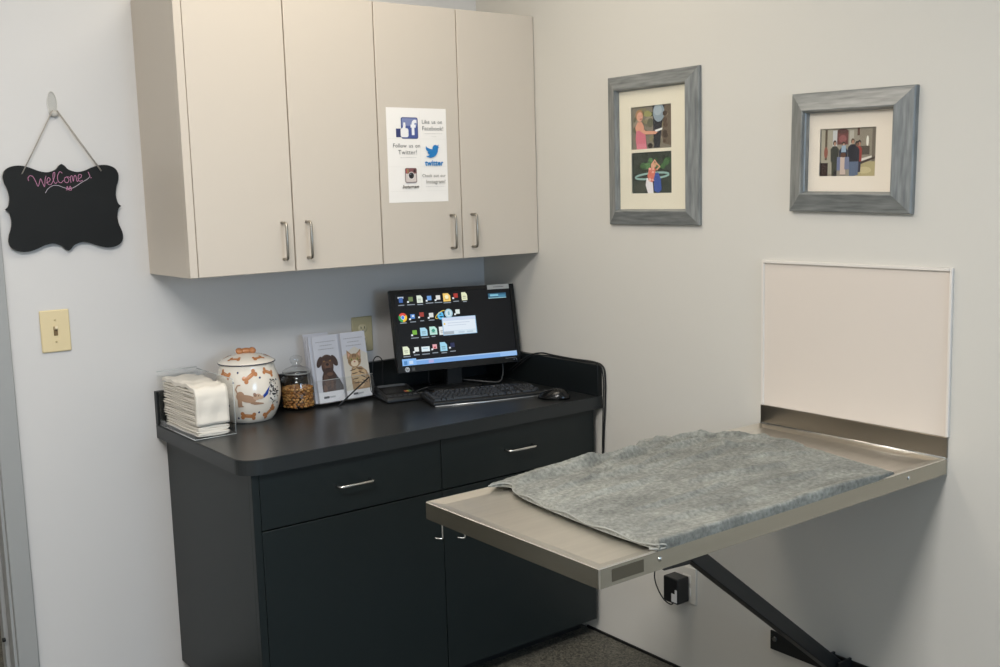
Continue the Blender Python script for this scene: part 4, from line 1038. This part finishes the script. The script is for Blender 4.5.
def brochure(kind, label, loc, group=None):
    t = thing('brochure', label, 'brochure', loc, 0.02, group); t.rotation_euler = (-LEAN, 0, 0.02)
    b = B(); box(b, -BW/2, BW/2, -0.0006, 0.0006, 0, BH); sh = link('sheet', b, mat('brochure_paper', rgb(200, 201, 208), 0.35), t)
    if not kind: return t
    a = Art(lambda u, v, d: (u, -0.0006-d, v), step=0.00005, start=0.0001, rough=0.35)
    C_ = (150, 150, 154)
    for (v, n, wd) in ((.196, 9, .070), (.184, 6, .044), (.172, 8, .058)):
        k = -wd/2
        while k < wd/2:
            q = random.uniform(.003, .007); a.rect(k, v-.0011, min(k+q, wd/2), v+.0011, C_); k += q+.0015
    if kind == 'dog':
        a.rect(-BW/2, 0, BW/2, .034, (222, 222, 226))
        D1, D2, D3 = (62, 42, 36), (86, 60, 48), (40, 28, 26)
        a.poly([(-.030, .034), (.040, .034), (.044, .05), (.036, .066), (.026, .085), (.016, .102), (-.018, .102), (-.026, .085), (-.030, .06)], D1)
        a.poly([(.016, .034), (.046, .034), (.046, .048), (.036, .070), (.024, .086)], (70, 68, 72))
        a.ell(-.003, .115, .022, .028, D1); a.ell(-.003, .130, .024, .024, D2)
        a.ell(-.030, .132, .009, .019, D1, -.45); a.ell(.024, .132, .010, .020, D1, .45)
        a.ell(-.003, .142, .018, .009, D1); a.ell(-.003, .118, .011, .011, (104, 74, 58)); a.ell(-.003, .122, .006, .0045, D3); a.ell(-.013, .133, .003, .0022, (176, 130, 70)); a.ell(.008, .133, .003, .0022, (176, 130, 70))
        a.ell(-.013, .133, .0013, .0015, D3); a.ell(.008, .133, .0013, .0015, D3); a.poly([(-.012, .110), (.006, .110), (.002, .106), (-.008, .106)], D3)
        a.ell(-.012, .070, .009, .020, D2, .2); a.ell(.006, .060, .006, .018, D2, -.1); a.ell(-.020, .045, .007, .012, (98, 70, 56)); a.ell(.002, .090, .012, .006, (98, 70, 56))
        a.rect(-.030, .013, -.010, .020, (70, 72, 78)); a.rect(-.008, .014, .012, .019, (176, 178, 182))
    else:
        a.rect(-BW/2, 0, BW/2, .026, (220, 220, 222))
        a.poly([(-BW/2, .026), (BW/2, .026), (BW/2, .14), (.0, .168), (-BW/2, .14)], (204, 198, 186))
        K1, K2, K3 = (160, 128, 92), (196, 168, 130), (78, 58, 44)
        a.poly([(-.022, .026), (.044, .026), (.046, .060), (.036, .085), (.018, .100), (-.018, .100), (-.024, .07)], K1)
        a.ell(-.006, .075, .016, .024, K2); a.ell(.018, .060, .013, .030, K2, -.3)
        for (u, v, r_) in ((-.014, .092, .2), (.010, .094, -.2), (-.010, .080, .1), (.016, .080, -.4), (.022, .066, -.5), (-.008, .062, .1), (.026, .050, -.5), (-.004, .048, 0), (.016, .046, -.3)): a.ell(u, v, .013, .0018, K3, r_, 10)
        a.poly([(-.032, .128), (-.030, .158), (-.012, .142)], K1); a.poly([(.020, .128), (.022, .158), (.002, .142)], K1)
        a.poly([(-.028, .132), (-.0275, .150), (-.016, .140)], (206, 160, 136)); a.poly([(.017, .132), (.0195, .150), (.007, .140)], (206, 160, 136))
        a.ell(-.005, .122, .025, .023, K1); a.ell(-.005, .113, .014, .011, (222, 204, 176)); a.ell(-.005, .118, .0035, .003, (176, 110, 96))
        for s in (-1, 1):
            a.ell(-.005+s*.011, .126, .0045, .0038, (170, 166, 96)); a.ell(-.005+s*.011, .126, .0016, .0034, (30, 28, 26)); a.ell(-.005+s*.018, .116, .006, .0012, K3, s*.3, 8); a.ell(-.005+s*.018, .122, .006, .0012, K3, s*.1, 8)
            a.ell(-.005+s*.005, .138, .0012, .006, K3, 0, 8)
        a.ell(-.005, .139, .0012, .006, K3, 0, 8); a.rect(-.024, .010, -.006, .017, (74, 76, 80)); a.rect(-.004, .011, .014, .016, (172, 174, 178))
    a.build('cover_print', sh)
    return t
rz = Matrix.Rotation(0.02, 4, 'Z')
def hp_(x, y, z): v = rz @ (mL @ Vector((x, y, z))); return (HX+v.x, HYb+v.y, ZC+v.z)
NB = 5
for k in range(NB):
    last = k == NB-1
    brochure('dog' if last else None, 'white brochure with a chocolate dog, frontmost of the left pocket' if last else 'white brochure behind the chocolate dog brochure in the left pocket',
             hp_(-0.052 - (0 if last else 0.006 + 0.003*(k % 2)), 0.041 - k*0.0085, 0.0125 + 0.001*(k % 2)), None if last else 'brochures behind the dog brochure')
for k in range(4):
    last = k == 3
    brochure('cat' if last else None, 'white brochure with a tabby cat, frontmost of the right pocket' if last else 'white brochure behind the tabby cat brochure in the right pocket',
             hp_(0.050 - (0 if last else 0.004), 0.036 - k*0.0102, 0.0125 + 0.001*(k % 2)), None if last else 'brochures behind the cat brochure')
# a further wad of brochures standing out at the left behind the dog brochures
o = brochure(None, 'white brochure standing out furthest left behind the glass jar lid', (-0.716, -0.062, ZC+0.012))
# stylus leaning / lying in front
t = None

# ------------------------------------------------------------------ monitor
MXc, MYc, MZc, MYAW, MTILT, MROLL = -0.257, -0.185, 1.0335, -0.138, 0.20, 0.016
t = thing('monitor', 'black widescreen computer monitor switched on, on the worktop in the corner', 'monitor', (MXc, MYc, ZC), MYAW)
mt = Matrix.Translation((0, 0, MZc-ZC)) @ Matrix.Rotation(-MTILT, 4, 'X') @ Matrix.Rotation(MROLL, 4, 'Y')
MW, MH = 0.474, 0.278
def mfr(u, v, d): return mt @ Vector((u, -0.0-d, v))
b = B()
box(b, -MW/2, MW/2, 0.0, 0.018, -MH/2, MH/2, 0.004, 3, mtx=mt)
box(b, -MW/2+.06, MW/2-.06, 0.018, 0.042, -MH/2+.04, MH/2-.05, 0.008, 2, mtx=mt)
case = link('case', b, BLACKP, t)
def UV(u, v): return ((u-.5)*MW, (.5-v)*MH)
b = B()
u0, v0 = UV(.035, .925); u1, v1 = UV(.965, .055)
for (a0, c0, a1, c1) in ((-MW/2+.001, -MH/2+.001, MW/2-.001, v0), (-MW/2+.001, v1, MW/2-.001, MH/2-.001), (-MW/2+.001, v0, u0, v1), (u1, v0, MW/2-.001, v1)):
    prism(b, [(a0, c0), (a1, c0), (a1, c1), (a0, c1)], mfr, 0.0, 0.0035)
link('bezel', b, BLACKG, t)
b = B(); prism(b, [(u0, v0), (u1, v0), (u1, v1), (u0, v1)], mfr, 0.0002, 0.0008)
scr = link('screen', b, mat('screen_dark', rgb(8, 8, 10), 0.3, spec=0.3, emit=(rgb(16, 17, 20), 0.5)), t)
a = Art(mfr, step=0.00004, start=0.0010, emit=0.95)
def R4(u0_, v0_, u1_, v1_, c):
    p0 = UV(u0_, v0_); p1 = UV(u1_, v1_); a.rect(min(p0[0], p1[0]), min(p0[1], p1[1]), max(p0[0], p1[0]), max(p0[1], p1[1]), c)
def E4(u, v, r_, c, r2=None): p = UV(u, v); a.ell(p[0], p[1], r_, r2 or r_, c, n=20)
def cap_(u, v, wd=.045): R4(u-wd/2, v-.004, u+wd/2, v+.006, (150, 160, 170))
def sheet(u, v, c, w_=.040, h_=.085):
    p = UV(u, v); W_, H_ = w_*MW/2, h_*MH/2
    a.poly([(p[0]-W_, p[1]-H_), (p[0]+W_, p[1]-H_), (p[0]+W_, p[1]+H_*.4), (p[0]+W_*.4, p[1]+H_), (p[0]-W_, p[1]+H_)], c)
    a.rect(p[0]-W_*.6, p[1]-H_*.2, p[0]+W_*.5, p[1]+H_*.1, tuple(int(x*.8) for x in c)); a.rect(p[0]-W_*.6, p[1]-H_*.6, p[0]+W_*.5, p[1]-H_*.4, tuple(int(x*.8) for x in c))
def small(u, v, c, arrow=True):
    R4(u-.016, v-.032, u+.018, v+.022, c)
    if arrow: R4(u-.028, v+.016, u-.014, v+.036, (235, 240, 245))
U8 = [.08, .155, .226, .300, .370, .440, .512, .582]
v = .125
R4(U8[0]-.022, v-.04, U8[0]+.022, v-.02, (200, 210, 220)); R4(U8[0]-.015, v-.03, U8[0]+.015, v+.03, (60, 100, 170)); cap_(U8[0], v+.06)
small(U8[1], v, (110, 130, 80)); cap_(U8[1], v+.06, .06)
sheet(U8[2], v, (226, 236, 220), .045, .09); cap_(U8[2], v+.065)
small(U8[3], v, (110, 160, 220)); cap_(U8[3], v+.055, .06); small(U8[4], v, (226, 226, 222)); cap_(U8[4], v+.055, .06)
sheet(U8[5], v, (246, 206, 110), .058, .10); E4(U8[5], v-.005, .007, (250, 240, 200)); cap_(U8[5], v+.065, .06)
small(U8[6], v-.01, (170, 50, 40)); cap_(U8[6], v+.055); sheet(U8[7], v, (230, 234, 196), .045, .10); cap_(U8[7], v+.065, .03)
v = .335
p = UV(U8[0], v)
for k, c in enumerate([(222, 70, 56), (250, 200, 50), (60, 166, 84)]):
    A0 = PI/6 + 2*PI/3*k*-1
    a.poly([(p[0], p[1])] + [(p[0]+.0155*math.cos(A0+2*PI/3*q/8), p[1]+.0155*math.sin(A0+2*PI/3*q/8)) for q in range(9)], c)
E4(U8[0], v, .0072, (240, 240, 240)); E4(U8[0], v, .0058, (70, 130, 230)); cap_(U8[0], v+.065, .05)
small(U8[1], v, (90, 140, 210)); R4(U8[1]-.004, v-.02, U8[1]+.012, v, (230, 235, 240)); cap_(U8[1], v+.06)
small(U8[2], v-.015, (160, 60, 50)); cap_(U8[2], v+.055, .03); small(U8[3], v, (220, 224, 222)); cap_(U8[3], v+.055)
p = UV(U8[4]+.003, v-.005); a.text('e', p[0], p[1], 0.052, (90, 190, 240), 0.0012); a.stroke([(p[0]+.019*math.cos(t_)*1.0, p[1]+.008*math.sin(t_)+.010*math.cos(t_)) for t_ in [0.3+2*PI*.62*k/14 for k in range(15)]], .0022, (240, 210, 90))
E4(U8[5], v-.012, .0155, (170, 205, 220)); E4(U8[5], v-.012, .011, (210, 228, 235)); R4(U8[5]-.006, v-.035, U8[5]+.008, v+.01, (130, 180, 200))
small(U8[6], v-.02, (222, 232, 228)); R4(.29, v+.05, .31, v+.058, (150, 160, 170))
v = .53
small(U8[1]+.002, v, (120, 180, 60)); cap_(U8[1], v+.06, .06); sheet(U8[2]+.003, v-.005, (170, 216, 236), .055, .10); cap_(U8[2]+.01, v+.065, .06)
sheet(U8[3]+.004, v-.01, (190, 232, 220), .058, .10); E4(U8[3]+.004, v-.01, .006, (60, 150, 130)); cap_(U8[3], v+.06, .03); sheet(U8[4]+.004, v, (230, 236, 236), .05, .10)
v = .735
sheet(U8[0]-.002, v, (228, 236, 206), .05, .10); cap_(U8[0], v+.07, .055); small(U8[1]+.002, v, (226, 232, 230)); cap_(U8[1], v+.06)
R4(U8[2]-.030, v-.03, U8[2]+.034, v+.03, (222, 236, 240)); R4(U8[2]-.02, v-.012, U8[2]+.02, v-.004, (150, 190, 210)); cap_(U8[2], v+.06, .06)
small(U8[3], v-.015, (226, 170, 176)); R4(U8[3]-.006, v-.02, U8[3]+.008, v, (190, 50, 60)); cap_(U8[3], v+.055); sheet(U8[4], v-.01, (160, 214, 236), .055, .11); cap_(U8[4], v+.065); small(U8[5], v-.015, (30, 38, 80)); cap_(U8[5], v+.055)
# dialogue window
R4(.378, .372, .652, .592, (150, 190, 222)); R4(.382, .376, .648, .412, (206, 218, 240)); R4(.384, .414, .646, .54, (226, 236, 246)); R4(.384, .542, .646, .586, (214, 230, 240)); R4(.384, .546, .465, .582, (168, 180, 190))
R4(.39, .44, .402, .462, (240, 200, 60)); R4(.42, .44, .60, .448, (196, 208, 224)); R4(.42, .47, .57, .477, (196, 208, 224)); R4(.50, .555, .55, .575, (190, 208, 222)); R4(.57, .555, .62, .575, (190, 208, 222))
# desktop strip (top right) and taskbar
R4(.775, .112, .925, .172, (42, 92, 120)); R4(.79, .125, .86, .15, (130, 190, 210)); R4(.86, .135, .92, .165, (70, 130, 160)); R4(.775, .168, .925, .176, (160, 200, 210))
R4(.037, .855, .963, .915, (120, 168, 226)); R4(.037, .855, .963, .868, (170, 202, 240)); R4(.037, .835, .145, .915, (134, 184, 240)); R4(.05, .86, .075, .905, (70, 130, 190)); R4(.09, .86, .12, .90, (200, 220, 244)); R4(.24, .868, .28, .905, (176, 170, 220)); R4(.82, .862, .96, .912, (150, 190, 236))
a.build('desktop_picture', scr)
a = Art(mfr, step=0.00004, start=0.0037)
p = UV(.072, .962); a.ell(p[0], p[1], .0085, .0085, (196, 200, 204), n=24); a.text('hp', p[0], p[1]+.0006, .0125, (30, 34, 38), 0.0002, 0.3)
a.build('logo', case)
a = Art(mfr, step=0.00004, start=0.0037)
p = UV(.118, .962); a.rect(p[0]-.006, p[1]-.006, p[0]+.006, p[1]+.006, (64, 64, 62)); a.rect(p[0]-.0045, p[1]-.0005, p[0]+.0045, p[1]+.0005, (120, 120, 118))
a.build('energy_mark', case)
for u in (.935, .955):
    a = Art(mfr, step=0.00004, start=0.0037); p = UV(u, .962); a.ell(p[0], p[1], .0018, .0018, (120, 130, 150), n=10); a.build('indicator', case)
a = Art(mfr, step=0.00004, start=0.0037)
p = UV(.91, .94); a.rect(p[0]-.022, p[1]-.0008, p[0]+.020, p[1]+.0008, (110, 112, 116))
a.build('bezel_print', case)
b = B(); p0 = UV(.775, .062); p1 = UV(.958, .004); prism(b, [(p0[0], p0[1]), (p1[0], p0[1]), (p1[0], p1[1]), (p0[0], p1[1])], mfr, 0.0036, 0.0042)
sk = link('sticker', b, mat('sticker_grey', rgb(178, 178, 174), 0.5), t)
a = Art(mfr, step=0.00002, start=0.0044); pc = ((p0[0]+p1[0])/2, (p0[1]+p1[1])/2); a.rect(pc[0]-.02, pc[1]-.0014, pc[0]+.022, pc[1]+.001, (110, 110, 108)); a.build('sticker_print', sk)
b = B(); box(b, -0.03, 0.03, 0.030, 0.052, 0.010, 0.19, 0.004, 2); link('stand_neck', b, BLACKP, t)
b = B(); lathe(b, [(0.088, 0.0), (0.09, 0.004), (0.085, 0.009), (0.03, 0.013), (0.001, 0.013)], 40)
for v in b.verts: v.co = Vector((v.co.x*1.15, v.co.y*0.80+0.03, v.co.z))
link('stand_base', b, BLACKP, t)
b = B(); tube(b, smooth_path([(0.185, 0.035, 0.11), (0.188, 0.025, 0.060), (0.178, 0.01, 0.025), (0.15, -0.01, 0.008), (0.09, -0.005, 0.016), (0.03, 0.08, 0.02)], 6), 0.0022, 8); link('cable', b, mat('grey_cable', rgb(84, 84, 83), 0.5), t)
b = B(); tube(b, smooth_path([(-0.09, 0.035, 0.11), (-0.095, 0.04, 0.06), (-0.09, 0.05, 0.02), (-0.05, 0.09, 0.01)], 6), 0.0028, 8); link('cable', b, CABLE, t)

# ------------------------------------------------------------------ keyboard with separate keys
KYAW = -0.270
t = thing('keyboard', 'black full-size computer keyboard with silver front edge', 'keyboard', (-0.298, -0.373, ZC), KYAW)
KW, KD = 0.384, 0.146
slope = 0.065
mk = Matrix.Translation((0, 0, 0.012)) @ Matrix.Rotation(slope, 4, 'X')
b = B(); box(b, -KW/2, KW/2, -KD/2, KD/2, -0.007, 0.006, 0.004, 3, mtx=mk); kb = link('body', b, BLACKP, t)
b = B(); tube(b, [mk @ Vector(p) for p in ((-KW/2+.006, -KD/2-.001, -0.0055), (0, -KD/2-.0045, -0.006), (KW/2-.006, -KD/2-.001, -0.0055))], 0.0022, 8); link('silver_strip', b, mat('silver_plastic', rgb(196, 198, 200), 0.25, 0.6), t)
b = B(); box(b, -0.06, 0.09, KD/2-.014, KD/2-.010, 0.0055, 0.0075, 0.0006, 1, mtx=mk); link('status_strip', b, mat('silver_plastic', rgb(196, 198, 200), 0.25, 0.6), t)
for x in (-0.18, 0.18):
    b = B(); box(b, x-.015, x+.015, KD/2-.02, KD/2-.012, 0.0, 0.010); link('foot', b, BLACKP, t)
KEYM = mat('key_black', rgb(38, 39, 41), 0.45)
meshes = {}
def key_mesh(w_):
    k = round(w_, 4)
    if k not in meshes:
        b = B(); h = 0.0072; a0 = w_/2; a1 = w_/2-.0022
        lo = [b.verts.new(p) for p in ((-a0, -.0078, 0), (a0, -.0078, 0), (a0, .0078, 0), (-a0, .0078, 0))]
        hi = [b.verts.new(p) for p in ((-a1, -.0058, h), (a1, -.0058, h), (a1, .0065, h), (-a1, .0065, h))]
        b.faces.new(hi); b.faces.new(lo[::-1])
        for i in range(4): b.faces.new((lo[i], lo[(i+1) % 4], hi[(i+1) % 4], hi[i]))
        bmesh.ops.bevel(b, geom=list(b.edges), offset=0.0007, segments=1, affect='EDGES')
        me = bpy.data.meshes.new('key'); b.to_mesh(me); b.free(); me.materials.append(KEYM); meshes[k] = me
    return meshes[k]
P_ = 0.01662
rows_ = [
    (0.050, [(0, 1), (2, 1), (3, 1), (4, 1), (5, 1), (6.5, 1), (7.5, 1), (8.5, 1), (9.5, 1), (11, 1), (12, 1), (13, 1), (14, 1), (15.4, 1), (16.4, 1), (17.4, 1)]),
    (0.026, [(i, 1) for i in range(13)] + [(13, 2)] + [(15.4, 1), (16.4, 1), (17.4, 1)] + [(18.8+i, 1) for i in range(4)]),
    (0.0075, [(0, 1.5)] + [(1.5+i, 1) for i in range(12)] + [(13.5, 1.5)] + [(15.4, 1), (16.4, 1), (17.4, 1)] + [(18.8+i, 1) for i in range(4)]),
    (-0.011, [(0, 1.75)] + [(1.75+i, 1) for i in range(11)] + [(12.75, 2.25)] + [(18.8+i, 1) for i in range(3)]),
    (-0.0295, [(0, 2.25)] + [(2.25+i, 1) for i in range(10)] + [(12.25, 2.75)] + [(16.4, 1)] + [(18.8+i, 1) for i in range(4)]),
    (-0.048, [(0, 1.5), (1.5, 1), (2.5, 1.5), (4, 6), (10, 1.5), (11.5, 1), (12.5, 1), (13.5, 1.5), (15.4, 1), (16.4, 1), (17.4, 1), (18.8, 2), (20.8, 1)])]
keys = [(x, y, w_) for y, row in rows_ for x, w_ in row]
for (x, y, w_) in keys:
    me = key_mesh(w_*P_ - 0.0012)
    o = bpy.data.objects.new('key', me); COL.objects.link(o); o.parent = t
    cx = -KW/2 + 0.0085 + (x + w_/2)*P_*0.974
    o.matrix_local = mk @ Matrix.Translation((cx, y-.002, 0.0058))
b = B(); tube(b, smooth_path([(-0.10, KD/2-.002, 0.012), (-0.13, KD/2+.05, 0.006), (-0.17, KD/2+.11, 0.004), (-0.10, KD/2+.17, 0.006), (0.02, KD/2+.175, 0.006)], 6), 0.0022, 8); link('cable', b, mat('grey_cable', rgb(110, 110, 108)), t)

# ------------------------------------------------------------------ mouse
t = thing('mouse', 'black computer mouse at the right end of the keyboard', 'mouse', (-0.125, -0.530, ZC), -0.55)
t.location = (-0.143, -0.556, ZC); t.rotation_euler = (0, 0, 0.6)
b = B(); bmesh.ops.create_uvsphere(b, u_segments=32, v_segments=18, radius=1)
for v in b.verts:
    z = v.co.z; y = v.co.y
    v.co = Vector((v.co.x*(0.032 - 0.003*y), y*0.054, max(0.0, z)*0.034*(1-0.25*(y+0.2)) if z > 0 else 0.0015*z))
    v.co.z += 0.0015
for f in b.faces: f.smooth = True
link('shell', b, BLACKG, t)
b = B(); tube(b, [(0, 0.046, 0.012), (0, 0.036, 0.0225), (0, 0.020, 0.0275), (0, 0.006, 0.030)], 0.0009, 6); link('button_split', b, CABLE, t)
b = B(); lathe(b, [(0.007, -0.003), (0.0075, 0), (0.007, 0.003)], 20)
for v in b.verts: v.co = Vector((v.co.z, v.co.x+0.028, v.co.y+0.0215))
link('wheel', b, mat('wheel_rubber', rgb(60, 60, 60), 0.5), t)

# ------------------------------------------------------------------ card terminal at the left of the keyboard
t = thing('card_terminal', 'low black desk terminal with a small coloured patch, left of the keyboard', 'terminal', (-0.505, -0.180, ZC), -0.20)
mk2 = Matrix.Translation((0, 0, 0.010)) @ Matrix.Rotation(0.13, 4, 'X')
b = B(); box(b, -0.0625, 0.0625, -0.075, 0.075, 0.0, 0.014, 0.005, 3); box(b, -0.060, 0.060, -0.070, 0.072, -0.006, 0.016, 0.004, 2, mtx=mk2); link('body', b, BLACKP, t)
b = B(); box(b, -0.050, 0.050, -0.028, 0.044, 0.0155, 0.0175, 0.001, 1, mtx=mk2); link('lcd', b, BLACKG, t)
b = B(); box(b, -0.050, 0.048, 0.050, 0.054, 0.015, 0.019, 0.001, 1, mtx=mk2); box(b, -0.048, 0.050, 0.060, 0.064, 0.015, 0.019, 0.001, 1, mtx=mk2); link('ridge', b, mat('grey_ridge', rgb(84, 86, 88), 0.4), t)
for k in range(6):
    b = B(); box(b, -0.050+k*.0172, -0.038+k*.0172, -0.058, -0.047, 0.0155, 0.0185, 0.001, 1, mtx=mk2); link('button', b, mat('grey_button', rgb(58, 60, 62), 0.4), t)
a = Art(lambda u, v, d: mk2 @ Vector((u, v, 0.0176+d)), step=0.00004, start=0.0)
for k, c in enumerate([(150, 76, 60), (150, 132, 66), (70, 108, 72)]): a.rect(0.018+k*.008, -0.028, 0.026+k*.008, -0.010, c)
a.build('coloured_patch', t)
b = B(); tube(b, smooth_path([(-0.05, 0.068, 0.02), (-0.054, 0.080, 0.06), (-0.052, 0.085, 0.105), (-0.042, 0.088, 0.128), (-0.026, 0.090, 0.130), (-0.014, 0.092, 0.110), (-0.016, 0.095, 0.06), (-0.01, 0.10, 0.01)], 6), 0.0019, 8); link('cable_loop', b, CABLE, t)
# stylus on its tether
t = thing('stylus', 'thin black stylus slanting in front of the two brochure stacks', 'stylus', (-0.714, -0.160, ZC))
b = B(); tube(b, [(0.0, 0.0, 0.0012), (0.006, 0.0, 0.006), (0.117, 0.000, 0.081)], 0.002, 8, radii=[0.0010, 0.0026, 0.0024]); link('shaft', b, CABLE, t)
b = B(); tube(b, smooth_path([(0.117, 0.0, 0.081), (0.118, -0.004, 0.060), (0.116, -0.012, 0.035), (0.130, -0.020, 0.022)], 5), 0.0011, 6); link('tether', b, CABLE, t)

# ------------------------------------------------------------------ power cords over the side splash
b = B(); off = Vector((-0.01, -0.5, 0.92))
P1 = [(-0.05, -0.20, 0.86), (-0.030, -0.28, 0.915), (-0.016, -0.34, 0.932), (-0.012, -0.40, 0.930), (-0.010, -0.50, 0.928), (-0.008, -0.60, 0.929), (-0.006, -0.642, 0.918), (-0.006, -0.652, 0.88), (-0.006, -0.650, 0.80), (-0.006, -0.642, 0.70), (-0.006, -0.636, 0.60), (-0.006, -0.625, 0.45), (-0.006, -0.60, 0.30)]
tube(b, smooth_path([Vector(p)-off for p in P1], 6), 0.0028, 8)
tag(link('extension_cord', b, CABLE, loc=off), 'thick black cord draped over the side splash and hanging down the right wall', 'cord')
b = B()
P2 = [(-0.05, -0.22, 0.86), (-0.026, -0.29, 0.914), (-0.018, -0.36, 0.9262), (-0.016, -0.45, 0.9262), (-0.016, -0.55, 0.9262), (-0.012, -0.625, 0.926), (-0.010, -0.644, 0.900), (-0.011, -0.648, 0.84), (-0.011, -0.643, 0.74), (-0.011, -0.637, 0.60)]
tube(b, smooth_path([Vector(p)-off for p in P2], 6), 0.0021, 8)
tag(link('extension_cord', b, CABLE, loc=off), 'thinner black cord lying just inside the thick one along the side splash', 'cord')
